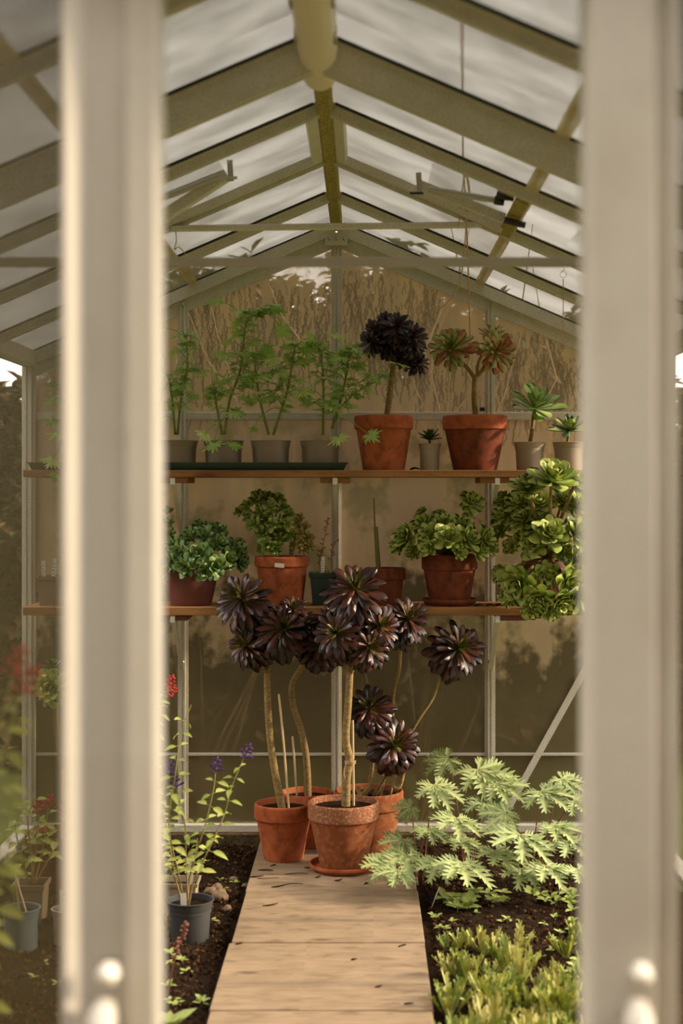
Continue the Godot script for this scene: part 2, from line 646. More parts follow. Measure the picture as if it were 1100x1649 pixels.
# a hand-shaped leaf whose fingers are themselves feathered
func feathered_leaf(sd: int, col: Color, pale: Color, rib: Color) -> ArrayMesh:
	var r := RandomNumberGenerator.new()
	r.seed = sd
	var b := B.new()
	var fingers := [[-118.0, 0.55], [-72.0, 0.8], [-34.0, 0.95], [0.0, 1.0], [36.0, 0.93], [74.0, 0.78], [120.0, 0.52]]
	for f in fingers:
		var ang := deg_to_rad(f[0] + r.randf_range(-5, 5))
		var long: float = f[1] * r.randf_range(0.92, 1.05)
		var dir := Vector3(sin(ang), 0, cos(ang))
		var side := Vector3(cos(ang), 0, -sin(ang))
		var droop := r.randf_range(0.14, 0.3)
		var at := func(t: float, s: float) -> Vector3:
			return dir * (t * long) + side * s + Vector3.UP * (0.10 * t * long + absf(s) * 0.45 - droop * t * t * long)
		# the blade of the finger along its rib
		var n := 7
		var base := b.v.size()
		for k in n + 1:
			var t := float(k) / n
			var hw := long * (0.022 + 0.075 * sin(PI * clampf(t * 0.95 + 0.05, 0, 1)))
			b.p(at.call(t, -hw), col.lerp(pale, 0.3))
			b.p(at.call(t, 0.0), rib)
			b.p(at.call(t, hw), col.lerp(pale, 0.3))
		for k in n:
			var a := base + k * 3
			b.quad(a, a + 3, a + 4, a + 1)
			b.quad(a + 1, a + 4, a + 5, a + 2)
		# its teeth, growing longest in the middle
		for s in [-1.0, 1.0]:
			for k in 5:
				var t := 0.28 + 0.145 * k
				var out := long * 0.29 * sin(PI * clampf(0.22 + 0.72 * t, 0, 1)) * r.randf_range(0.8, 1.15)
				var h0: float = long * 0.05
				var c2 := col.lerp(pale, r.randf_range(0.2, 0.9))
				var p0 := b.p(at.call(t - 0.075, s * h0 * 0.7), c2)
				var p1 := b.p(at.call(t + 0.06, s * h0 * 0.7), c2)
				var p2 := b.p(at.call(t + 0.14, s * out * 0.62), c2)
				var p3 := b.p(at.call(t + 0.19, s * out), pale)
				var p4 := b.p(at.call(t + 0.06, s * out * 0.7), c2)
				if s > 0:
					b.quad(p0, p1, p2, p4)
					b.tri(p4, p2, p3)
				else:
					b.quad(p0, p4, p2, p1)
					b.tri(p4, p3, p2)
	return b.mesh()


# a salad leaf: a narrow rib with jagged lobes up both sides
func pinnate(sd: int, col: Color, rib: Color) -> ArrayMesh:
	var r := RandomNumberGenerator.new()
	r.seed = sd
	var b := B.new()
	var bend := r.randf_range(-0.1, 0.3)
	var at := func(t: float, s: float) -> Vector3:
		return Vector3(s * 0.62, bend * t * t + absf(s) * 0.5, t)
	var base := b.v.size()
	for k in 7:
		var t := k / 6.0
		var hw := lerpf(0.022, 0.045, t) * (1.0 if k < 6 else 0.1)
		b.p(at.call(t, -hw), rib)
		b.p(at.call(t, hw), rib)
	for k in 6:
		b.quad(base + k * 2, base + k * 2 + 2, base + k * 2 + 3, base + k * 2 + 1)
	for s in [-1.0, 1.0]:
		for k in 5:
			var t := 0.3 + 0.14 * k + r.randf_range(-0.03, 0.03)
			var out: float = (0.10 + 0.10 * sin(PI * k / 4.0)) * r.randf_range(0.8, 1.3)
			var p0 := b.p(at.call(t - 0.06, s * 0.02), col)
			var p1 := b.p(at.call(t + 0.06, s * 0.02), col)
			var p2 := b.p(at.call(t + 0.15, s * out * 0.6), col)
			var p3 := b.p(at.call(t + 0.14, s * out), rib)
			var p4 := b.p(at.call(t + 0.03, s * out * 0.75), col)
			if s > 0:
				b.quad(p0, p1, p2, p4)
				b.tri(p4, p2, p3)
			else:
				b.quad(p0, p4, p2, p1)
				b.tri(p4, p3, p2)
	return b.mesh()


func make_leaves() -> void:
	var dk := []
	for q in [[lin(74, 80, 34), lin(58, 36, 30), lin(50, 30, 27)], [lin(92, 88, 38), lin(80, 44, 30), lin(54, 31, 29)], [lin(58, 50, 32), lin(48, 30, 27), lin(40, 26, 26)], [lin(100, 78, 38), lin(102, 54, 34), lin(66, 36, 30)]]:
		dk.append(spoon(0.29, 0.06, -0.2, 0.28, 0.8, q, 0.2))
	LM.dark = dk
	LM.dark_heart = [spoon(0.3, 0.08, 0.12, 0.3, 0.7, [lin(112, 116, 46), lin(102, 102, 44), lin(98, 66, 40)], 0.5)]
	LM.dark_small = [spoon(0.36, 0.09, -0.1, 0.2, 0.7, [lin(60, 40, 34), lin(52, 32, 32), lin(40, 26, 28)], 0.6), spoon(0.36, 0.09, -0.05, 0.2, 0.7, [lin(74, 44, 34), lin(66, 38, 32), lin(58, 38, 36)], 0.6)]
	LM.green = []
	for q in [[lin(162, 172, 74), lin(170, 184, 84), lin(180, 188, 96)], [lin(142, 158, 64), lin(150, 168, 74), lin(162, 174, 82)], [lin(182, 190, 96), lin(190, 198, 106), lin(198, 202, 118)]]:
		LM.green.append(spoon(0.62, 0.07, 0.14, 0.3, 0.68, q, 0.0))
	LM.green_loose = [spoon(0.5, 0.06, 0.05, 0.25, 0.76, [lin(178, 192, 106), lin(158, 184, 86), lin(150, 178, 80)], 0.2), spoon(0.46, 0.06, -0.08, 0.25, 0.76, [lin(184, 198, 118), lin(172, 192, 106), lin(164, 186, 98)], 0.2)]
	LM.green_dark = [spoon(0.4, 0.1, 0.05, 0.25, 0.62, [lin(84, 104, 50), lin(66, 92, 48), lin(72, 90, 46)], 0.8)]
	LM.blue_green = [spoon(0.62, 0.07, 0.16, 0.35, 0.7, [lin(152, 170, 88), lin(148, 172, 94), lin(164, 182, 110)], 0.1), spoon(0.62, 0.07, 0.1, 0.3, 0.7, [lin(116, 144, 80), lin(118, 150, 88), lin(134, 160, 96)], 0.1)]
	LM.jade = [spoon(0.62, 0.16, 0.12, 0.2, 0.62, [lin(116, 132, 52), lin(130, 146, 58), lin(140, 146, 62)], 0.1), spoon(0.62, 0.16, 0.06, 0.2, 0.62, [lin(96, 114, 46), lin(110, 130, 52), lin(122, 134, 56)], 0.1)]
	LM.jade_gold = [spoon(0.55, 0.16, 0.1, 0.2, 0.62, [lin(134, 140, 64), lin(156, 144, 72), lin(164, 128, 72)], 0.1)]
	LM.two = [spoon(0.31, 0.05, -0.06, 0.2, 0.82, [lin(196, 180, 100), lin(178, 166, 92), lin(198, 140, 98)], 0.1), spoon(0.31, 0.05, 0.02, 0.2, 0.82, [lin(170, 172, 88), lin(150, 160, 78), lin(188, 180, 120)], 0.1), spoon(0.31, 0.05, -0.1, 0.2, 0.82, [lin(190, 166, 96), lin(186, 124, 80), lin(168, 100, 68)], 0.1)]
	LM.pel = []
	for k in 4:
		var g := [lin(154, 180, 92), lin(132, 164, 78), lin(172, 194, 108), lin(188, 202, 126)]
		LM.pel.append(lobed_leaf(100 + k, g[k], g[k].lerp(lin(170, 180, 110), 0.5), g[k].lerp(lin(150, 170, 90), 0.4)))
	LM.fern = []
	for k in 4:
		var g := [lin(114, 132, 68), lin(126, 142, 78), lin(98, 118, 58), lin(136, 150, 88)]
		LM.fern.append(feathered_leaf(200 + k, g[k], g[k].lerp(lin(188, 188, 140), 0.4), lin(176, 176, 120)))
	LM.salad = [pinnate(7, lin(154, 160, 76), lin(180, 180, 112)), pinnate(8, lin(116, 134, 60), lin(148, 156, 88)), pinnate(9, lin(166, 164, 98), lin(188, 184, 128)), blade(0.3, 8, 0.25, 0.4, 1.3, lin(150, 160, 74), lin(176, 180, 104), 0.45), blade(0.34, 8, 0.12, 0.4, 1.2, lin(128, 146, 66), lin(160, 170, 96), 0.5), blade(0.4, 6, 0.3, 0.3, 1.3, lin(140, 160, 78), lin(170, 178, 104), 0.0), blade(0.28, 8, -0.1, 0.5, 1.3, lin(162, 164, 92), lin(178, 180, 116), 0.45)]
	LM.salvia = [blade(0.52, 6, -0.22, 0.4, 0.78, lin(142, 150, 66), lin(170, 172, 96)), blade(0.5, 6, -0.35, 0.3, 0.75, lin(124, 136, 60), lin(160, 164, 90)), blade(0.56, 6, -0.1, 0.5, 0.8, lin(160, 164, 84), lin(180, 180, 108))]
	LM.hedge = [blade(0.55, 3, -0.1, 0.3, 0.9, lin(64, 74, 36), lin(80, 86, 46)), blade(0.55, 3, -0.1, 0.3, 0.9, lin(112, 86, 54), lin(120, 96, 60))]
	LM.seed = [blade(0.55, 4, -0.2, 0.3, 1.0, lin(138, 156, 80), lin(160, 170, 100))]


# ------------------------------------------------------------------ plants
func frame_of(dir: Vector3, up: Vector3) -> Basis:
	var z := dir.normalized()
	var y := (up - z * up.dot(z))
	if y.length_squared() < 1e-6:
		y = Vector3.UP - z * z.y
		if y.length_squared() < 1e-6:
			y = Vector3.RIGHT
	y = y.normalized()
	return Basis(y.cross(z), y, z)


# a rosette of leaves in a golden spiral round an axis; kinds: [share from the heart outwards, leaf meshes, material]
func rosette(t: Node3D, at: Vector3, axis: Vector3, R: float, n: int, kinds: Array, o := {}) -> Node3D:
	var node := Node3D.new()
	node.name = "rosette"
	node.position = at - t.position
	t.add_child(node, true)
	var ax := axis.normalized()
	var fr := frame_of(ax, Vector3.UP if absf(ax.y) < 0.9 else Vector3.BACK)   # z = axis
	var a0: float = rng.randf() * TAU
	var th0: float = o.get("open", 14.0)
	var th1: float = o.get("spread", 108.0)
	var droop: float = o.get("droop", 0.25)
	var least: float = o.get("least", 0.32)
	for k in n:
		var s := (k + 0.5) / n
		var az := a0 + k * 2.39996 + rng.randf_range(-0.12, 0.12)
		var th := deg_to_rad(lerpf(th0, th1, pow(s, 0.75)) + rng.randf_range(-6, 6))
		var dir := fr.z * cos(th) + (fr.x * cos(az) + fr.y * sin(az)) * sin(th)
		dir = (dir + Vector3.DOWN * droop * s * s).normalized()
		var long := R * lerpf(least, 1.0, pow(s, 0.5)) * rng.randf_range(0.86, 1.08)
		var which: Array = kinds[-1]
		for q in kinds:
			if s <= q[0]:
				which = q
				break
		var bs := frame_of(dir, ax - dir * ax.dot(dir) if absf(ax.dot(dir)) < 0.97 else fr.x)
		if th > PI / 2:
			bs = frame_of(dir, ax)
		var m: Mesh = which[1][rng.randi() % which[1].size()]
		bs = bs.scaled_local(Vector3(long * rng.randf_range(0.88, 1.12), long, long))
		part(node, "leaf", m, M[which[2]], Transform3D(bs, ax * R * 0.16 * (1.0 - s) + dir * R * 0.04))
	return node


func stem_part(t: Node3D, called: String, pts: Array, r0: float, r1: float, mt: String, seg := 8, col := Color.WHITE, per := 5) -> void:
	var loc := []
	for q in curve(pts, per):
		loc.append(q - t.position)
	var b := B.new()
	tube(b, loc, taper(loc.size(), r0, r1), seg, col, col)
	part(t, called, b.mesh(), M[mt])


func clay_pot(t: Node3D, top: float, bottom: float, h: float, band: float, mt: String, rim_mt := "", y0 := 0.0) -> void:
	var wall := 0.011
	var inset := 0.008
	var slope := (top - inset - bottom) / (h - band)
	# body
	var pr := [Vector2(0.0, y0), Vector2(bottom, y0), Vector2(bottom + slope * (h - band), y0 + h - band)]
	part(t, "pot_body", lathe(crisp(pr), 40).mesh(), M[mt])
	pr = [Vector2(bottom + slope * (h - band) - 0.003, y0 + h - band), Vector2(top - 0.002, y0 + h - band), Vector2(top, y0 + h - band + 0.004), Vector2(top, y0 + h - 0.006), Vector2(top - 0.004, y0 + h), Vector2(top - wall + 0.002, y0 + h), Vector2(top - wall, y0 + h - 0.004), Vector2(top - wall - 0.012, y0 + h * 0.55)]
	part(t, "pot_rim", lathe(crisp(pr), 40).mesh(), M[rim_mt if rim_mt else mt])
	soil_disc(t, top - wall - 0.002, y0 + h - 0.022)


func soil_disc(t: Node3D, r: float, y: float) -> void:
	var b := B.new()
	var n := 20
	var mid := b.p(Vector3(0, y + 0.006, 0))
	for ring in 3:
		for k in n:
			var a := TAU * k / n
			var q := r * (ring + 1) / 3.0
			b.p(Vector3(cos(a) * q, y + (rng.randf_range(-0.005, 0.006) if ring < 2 else 0.0), sin(a) * q))
	for k in n:
		var k2 := (k + 1) % n
		b.tri(mid, mid + 1 + k2, mid + 1 + k)
		for ring in 2:
			var p0 := mid + 1 + ring * n
			b.quad(p0 + k, p0 + k2, p0 + n + k2, p0 + n + k)
	part(t, "soil", b.mesh(), M.soil)


func nursery_pot(t: Node3D, top: float, bottom: float, h: float, mt: String) -> void:
	var pr := [Vector2(0, 0), Vector2(bottom, 0), Vector2(lerpf(bottom, top - 0.006, 0.76), h * 0.78), Vector2(top - 0.004, h * 0.80), Vector2(top - 0.001, h * 0.97), Vector2(top + 0.003, h * 0.975), Vector2(top + 0.003, h), Vector2(top - 0.004, h), Vector2(top - 0.006, h * 0.7)]
	part(t, "pot", lathe(crisp(pr, 0.001), 32).mesh(), M[mt])
	soil_disc(t, top - 0.005, h * 0.86)


func square_pot(t: Node3D, top: float, bottom: float, h: float, mt: String, ratio := 1.0) -> void:
	var b := B.new()
	var rings := [[bottom, 0.0], [lerpf(bottom, top, 0.85) - 0.002, h * 0.86], [top + 0.001, h * 0.87], [top + 0.003, h], [top - 0.002, h], [top - 0.008, h * 0.5]]
	for k in rings.size() - 1:
		for s in 4:
			var q := []
			for e in [[k, s], [k, s + 1], [k + 1, s + 1], [k + 1, s]]:
				var a: float = PI / 4 + PI / 2 * e[1]
				var rr: float = rings[e[0]][0] * sqrt(2.0)
				q.append(Vector3(cos(a) * rr * ratio, rings[e[0]][1], sin(a) * rr))
			b.flat_quad(q[3], q[2], q[1], q[0])
	part(t, "pot", b.mesh(), M[mt])
	var c := B.new()
	var tt := top - 0.006
	c.flat_quad(Vector3(-tt * ratio, h * 0.8, tt), Vector3(tt * ratio, h * 0.8, tt), Vector3(tt * ratio, h * 0.8, -tt), Vector3(-tt * ratio, h * 0.8, -tt))
	part(t, "soil", c.mesh(), M.soil)


func saucer(r: float, h: float, mt: String, t: Node3D) -> void:
	var pr := [Vector2(0, 0), Vector2(r * 0.88, 0), Vector2(r, h * 0.55), Vector2(r, h), Vector2(r - 0.007, h), Vector2(r * 0.86, 0.007), Vector2(0, 0.007)]
	part(t, "dish", lathe(crisp(pr), 36).mesh(), M[mt])


func plant_label(t: Node3D, foot: Vector3, lean: float, h: float, w: float, marks := 0) -> void:
	var b := B.new()
	add_box(b, Vector3(-w / 2, 0, -0.0006), Vector3(w / 2, h, 0.0006))
	var xf := Transform3D(Basis(Vector3.FORWARD, lean), foot - t.position)
	var o := part(t, "plant_label", b.mesh(), M.label, xf)
	if marks:
		var c := B.new()
		for k in marks:
			var y := h * (0.35 + 0.55 * k / marks)
			add_box(c, Vector3(-w * 0.3, y, 0.0006), Vector3(w * 0.3 * rng.randf_range(0.3, 1), y + h * 0.025, 0.001))
		part(o, "writing", c.mesh(), M.ink)


# scented geranium: stems given as screen points at a depth; leaves on petioles round them
func geranium(label: String, px: float, d: float, pot_r: float, stems: Array, own: Array, density: float, leaf := 0.054) -> Node3D:
	var base := W(px, 790, d)
	base.y = 1.484
	var t := thing("potted_geranium", label, "plant", base, "scented geraniums on the top shelf")
	nursery_pot(t, pot_r, pot_r * 0.87, 0.107, "taupe")
	var b := B.new()
	var g0 := lin(120, 126, 62)
	var g1 := lin(128, 148, 70)
	var spots := []
	for s in stems:
		var pts := []
		var z := 0.0
		for q in s:
			pts.append(W(q[0], q[1], d - z) - base)
			z += rng.randf_range(-0.008, 0.03)
		var cv := curve(pts, 6)
		tube(b, cv, taper(cv.size(), 0.0055, 0.003), 7, g0, g1)
		for k in cv.size():
			var s2 := float(k) / cv.size()
			if s2 > 0.2:
				for e in 5:
					if rng.randf() < density * (0.4 + s2 * 0.6):
						spots.append([cv[k], (leaf * lerpf(1.0, 0.62, s2)) * rng.randf_range(0.6, 1.1), null])
		spots.append([cv[-1], leaf * 0.6, null])
	for q in own:
		var tip := W(q[0], q[1], d - q[3]) - base
		var near := Vector3.ZERO
		var best := 1e9
		for e in spots:
			var dd: float = e[0].distance_to(tip) + maxf(0, e[0].y - tip.y) * 0.6
			if e[2] == null and dd < best:
				best = dd
				near = e[0]
		spots.append([near, q[2] * 1.1, tip])
	var az := rng.randf() * TAU
	for e in spots:
		az += 2.4 + rng.randf_range(-0.5, 0.5)
		var a: Vector3 = e[0]
		var size: float = e[1]
		var out := Vector3(cos(az), rng.randf_range(0.1, 0.9), sin(az) * 0.75 + 0.1).normalized()
		var tip: Vector3 = a + out * size * rng.randf_range(0.5, 1.5) if e[2] == null else e[2]
		var dir := (tip - a).normalized()
		var mid := (a + tip) / 2 + Vector3.UP * 0.012
		var cv2 := curve([a, mid, tip], 3)
		tube(b, cv2, taper(cv2.size(), 0.0018, 0.0012), 5, g1, g1)
		var up := (Vector3.UP * 0.9 + Vector3.BACK * rng.randf_range(0.1, 1.5) + dir * 0.2 + Vector3(rng.randf_range(-0.5, 0.8), 0, 0)).normalized()
		var flat := Vector3(dir.x, dir.y * 0.3 - 0.35, dir.z)
		var bs := frame_of(flat, up).scaled_local(Vector3.ONE * size)
		part(t, "leaf", LM.pel[rng.randi() % LM.pel.size()], M.pel if rng.randf() < 0.6 else M.pel_pale, Transform3D(bs, tip))
	part(t, "stem", b.mesh(), M.stem)
	return t


# salvia: stems with pairs of pointed leaves, flower spikes on some tips
func salvia_stems(t: Node3D, d: float, stems: Array, leaf: float, petal: Color, flower_on: Array) -> void:
	var b := B.new()
	var c0 := lin(132, 104, 70)
	var c1 := lin(150, 150, 84)
	var n := 0
	for s in stems:
		var pts := []
		var z := rng.randf_range(-0.03, 0.03)
		for q in s:
			pts.append(W(q[0], q[1], d - z) - t.position)
			z += rng.randf_range(-0.01, 0.02)
		var cv := curve(pts, 6)
		tube(b, cv, taper(cv.size(), 0.0034, 0.0014), 6, c0, c1)
		var az := rng.randf() * TAU
		var walked := 0.0
		for k in range(1, cv.size()):
			walked += cv[k].distance_to(cv[k - 1])
			var s2 := float(k) / cv.size()
			if walked > leaf * 0.6 and s2 > 0.25 and s2 < 0.93:
				walked = 0
				az += PI / 2 + rng.randf_range(-0.4, 0.4)
				for side in 2:
					var a := az + PI * side
					var dir := Vector3(cos(a), rng.randf_range(-0.5, 0.35), sin(a))
					var size := leaf * lerpf(1.0, 0.55, s2) * rng.randf_range(0.7, 1.15)
					var st: Vector3 = cv[k] + dir.normalized() * size * 0.3
					tube(b, [cv[k], st], [0.001, 0.001], 4, c1, c1)
					part(t, "leaf", LM.salvia[rng.randi() % 3], M.salvia, Transform3D(frame_of(dir, Vector3.UP + Vector3.BACK * 0.5).scaled_local(Vector3.ONE * size), st))
		if n in flower_on:
			flower_spike(t, cv[-1], (cv[-1] - cv[-2]).normalized(), leaf, petal)
		n += 1
	part(t, "stem", b.mesh(), M.stem)


func flower_spike(t: Node3D, at: Vector3, dir: Vector3, size: float, col: Color) -> void:
	var b := B.new()
	tube(b, [at, at + dir * size * 0.9], [0.0012, 0.0008], 5, col.darkened(0.4), col.darkened(0.3))
	for k in 14:
		var s := k / 14.0
		var a := k * 2.4
		var side := dir.cross(Vector3.UP if absf(dir.y) < 0.9 else Vector3.RIGHT).normalized()
		var o := (side.rotated(dir, a) + dir * 0.5 + Vector3.DOWN * 0.2).normalized()
		var p0 := at + dir * size * 0.9 * s
		var long := size * lerpf(0.55, 0.2, s)
		tube(b, [p0, p0 + o * long * 0.5, p0 + o * long * 0.85, p0 + o * long], [0.0012, 0.0028, 0.0034, 0.001], 5, col.darkened(0.45), col)
	part(t, "flower_spike", b.mesh(), M.petal)


func feather_plant(label: String, foot: Vector3, leaves: Array) -> void:
	var t := thing("feathery_leaved_plant", label, "plant", foot, "feathery silver-green plants in the bed")
	var b := B.new()
	for q in leaves:   # px, py, depth, size in metres, tilt towards the viewer, turn
		var tip := W(q[0], q[1], q[2])
		var a := foot + Vector3(rng.randf_range(-0.02, 0.02), 0, rng.randf_range(-0.02, 0.02))
		var mid := a.lerp(tip, 0.55) + Vector3.UP * a.distance_to(tip) * 0.12
		var cv := curve([a - foot, mid - foot, tip - foot], 5)
		tube(b, cv, taper(cv.size(), 0.0036, 0.0022), 6, lin(112, 72, 46), lin(138, 108, 66))
		var away := tip - foot
		away.y = 0
		var dir := (away.normalized() * 0.5 + Vector3(sin(q[5]), -0.35, cos(q[5])) * 0.9).normalized()
		var up: Vector3 = (Vector3.UP * 0.8 + Vector3.BACK * q[4] + Vector3.RIGHT * 0.25).normalized()
		part(t, "leaf", LM.fern[rng.randi() % 4], M.fern, Transform3D(frame_of(dir, up).scaled_local(Vector3.ONE * q[3] * 1.25), tip - foot))
	part(t, "leaf_stalk", b.mesh(), M.stem)


func hang_string(label: String, pts: Array, r: float, ring: Array) -> void:
	var t := thing("hanging_string", label, "string", pts[0], "garden strings hanging from the roof")
	var b := B.new()
	var cv := curve(pts, 6)
	var loc := []
	for q in cv:
		loc.append(q - t.position)
	tube(b, loc, [r], 6)
	part(t, "cord", b.mesh(), M.string)
	if ring:
		var c := B.new()
		var at: Vector3 = ring[0] - t.position
		var cp := []
		for k in 17:
			var a := TAU * k / 16
			cp.append(at + Vector3(cos(a) * ring[1], sin(a) * ring[1], 0.002 * k / 16.0))
		tube(c, cp, [0.0009], 5)
		tube(c, curve([at + Vector3(0, ring[1], 0), at + Vector3(0.004, ring[1] + 0.01, 0), at + Vector3(0, ring[1] + ring[2], 0)], 4), [0.0012], 5)
		part(t, "hook", c.mesh(), M.wire)


# ------------------------------------------------------------------ the house
func roof_y(off: float) -> float:
	return RIDGE - SLOPE * absf(off)


func pane_mesh(pts: Array, thick: Vector3, uvs: Array) -> ArrayMesh:   # a sheet of glass with the outline pts (convex)
	var b := B.new()
	var n := pts.size()
	for f in (1 if thick == Vector3.ZERO else 2):
		var first := b.v.size()
		for k in n:
			b.p(pts[k] + thick * f, Color.WHITE, uvs[k])
		for k in range(1, n - 1):
			if f == 0:
				b.tri(first, first + k, first + k + 1)
			else:
				b.tri(first, first + k + 1, first + k)
	return b.mesh()


func build_back_wall() -> void:
	var w := structure("wall_back", "glazed back gable of the greenhouse with fogged panes and pale aluminium bars", "wall")
	var z := -BACK
	var rows := [0.07, 0.352, 1.70]
	var xs := [-HW, -BAY, 0.0, BAY, HW]
	var uv := func(p: Vector3) -> Vector2:
		return Vector2((p.x - CX + 1.25) / 2.5, (2.5 - p.y) / 2.5)
	for k in 4:
		var x0: float = CX + xs[k] + 0.006
		var x1: float = CX + xs[k + 1] - 0.006
		for r in 3:
			var y0: float = rows[r]
			var pts := []
			if r < 2:
				var y1: float = rows[r + 1]
				pts = [Vector3(x0, y0, z), Vector3(x1, y0, z), Vector3(x1, y1, z), Vector3(x0, y1, z)]
			else:
				pts = [Vector3(x0, y0, z), Vector3(x1, y0, z), Vector3(x1, roof_y(x1 - CX) - 0.03, z), Vector3(x0, roof_y(x0 - CX) - 0.03, z)]
			var uvs := []
			for p in pts:
				uvs.append(uv.call(p))
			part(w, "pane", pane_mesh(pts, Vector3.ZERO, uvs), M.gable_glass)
	var prof := glazing_profile(0.042, 0.006, 0.02, 0.02)
	for k in 5:
		var x: float = CX + xs[k]
		var b := B.new()
		extrude(b, prof if k > 0 and k < 4 else glazing_profile(0.05, 0.03, 0.03, 0.04), Vector3(x, 0.05, z + 0.003), Vector3(x, roof_y(xs[k]) - 0.05, z + 0.003), Vector3.FORWARD)
		part(w, "glazing_bar", b.mesh(), M.bar)
		if k > 0 and k < 4:   # the bolt at its head and half way down
			for y in [roof_y(xs[k]) - 0.075, 1.24, 0.72]:
				var c := B.new()
				tube(c, [Vector3(x, y, z + 0.012), Vector3(x, y, z + 0.03)], [0.008], 6)
				part(w, "bolt", c.mesh(), M.steel)
	for y in [1.70]:
		part(w, "rail", bevel_box(Vector3(CX - HW, y - 0.02, z + 0.002), Vector3(CX + HW, y + 0.012, z + 0.014), 0.003), M.bar)
	part(w, "rail", bevel_box(Vector3(CX - HW, 0.346, z + 0.002), Vector3(CX + HW, 0.358, z + 0.010), 0.002), M.bar)
	part(w, "sill", bevel_box(Vector3(CX - HW, 0.045, z - 0.03), Vector3(CX + HW, 0.078, z + 0.03), 0.004), M.bar)
	for s in [-1.0, 1.0]:
		var b := B.new()
		var a := Vector3(CX, RIDGE - 0.058, z + 0.006)
		var e := Vector3(CX + s * HW, roof_y(HW) - 0.058, z + 0.006)
		extrude(b, PackedVector2Array([Vector2(-0.006, -0.045), Vector2(0.006, -0.045), Vector2(0.006, 0.0), Vector2(0.03, 0.0), Vector2(0.03, 0.045), Vector2(-0.006, 0.045)]) if s < 0 else PackedVector2Array([Vector2(-0.03, 0.0), Vector2(-0.006, 0.0), Vector2(-0.006, -0.045), Vector2(0.006, -0.045), Vector2(0.006, 0.045), Vector2(-0.03, 0.045)]), a, e, Vector3.UP)
		part(w, "gable_rafter", b.mesh(), M.bar)
	part(w, "apex_plate", bevel_box(Vector3(CX - 0.045, RIDGE - 0.105, z + 0.03), Vector3(CX + 0.045, RIDGE - 0.055, z + 0.035), 0.001), M.bar)
	for s in [-0.03, 0.0, 0.03]:
		var c := B.new()
		tube(c, [Vector3(CX + s, RIDGE - 0.08, z + 0.033), Vector3(CX + s, RIDGE - 0.08, z + 0.042)], [0.006], 6)
		part(w, "bolt", c.mesh(), M.steel)
	part(w, "maker_label", bevel_box(W(773, 662, BACK - 0.002), W(787, 656, BACK - 0.002) + Vector3(0, 0, 0.0008), 0.0002), M.black_plastic)
	# diagonal brace into the corner
	for s in [1.0]:
		var foot := Vector3(CX + s * 0.68, 0.14, z + 0.028)
		part(w, "brace", bar_mesh(foot, Vector3(CX + s * 1.2, 1.08, z + 0.028), Vector3.BACK, 0.026, 0.004), M.bar)


func build_side_walls() -> void:
	for s in [-1.0, 1.0]:
		var called := "wall_left" if s < 0 else "wall_right"
		var w := structure(called, "long glazed side of the greenhouse %s" % ("beside the bed of salvias" if s < 0 else "beside the bed of salad greens"), "wall")
		var x: float = CX + s * HW
		var eave := roof_y(HW) - 0.03
		for k in 7:
			var z0 := -BACK + k * BAY
			var z1 := z0 + BAY
			var pts := [Vector3(x, 0.07, z0), Vector3(x, 0.07, z1), Vector3(x, eave, z1), Vector3(x, eave, z0)]
			part(w, "pane", pane_mesh(pts, Vector3.ZERO, [Vector2(0, 2), Vector2(0.6, 2), Vector2(0.6, 0), Vector2(0, 0)]), M.wall_glass)
		for k in range(1, 7):
			var z := -BACK + k * BAY
			var b := B.new()
			extrude(b, glazing_profile(0.034, 0.005, 0.016, 0.022), Vector3(x - s * 0.003, 0.05, z), Vector3(x - s * 0.003, eave, z), Vector3(s, 0, 0))
			part(w, "glazing_bar", b.mesh(), M.bar)
		part(w, "eave_beam", bevel_box(Vector3(x - 0.025, eave - 0.03, -BACK), Vector3(x + 0.03, eave + 0.035, -FRONT), 0.005), M.bar)
		part(w, "sill", bevel_box(Vector3(x - 0.03, 0.045, -BACK), Vector3(x + 0.03, 0.078, -FRONT), 0.004), M.bar)


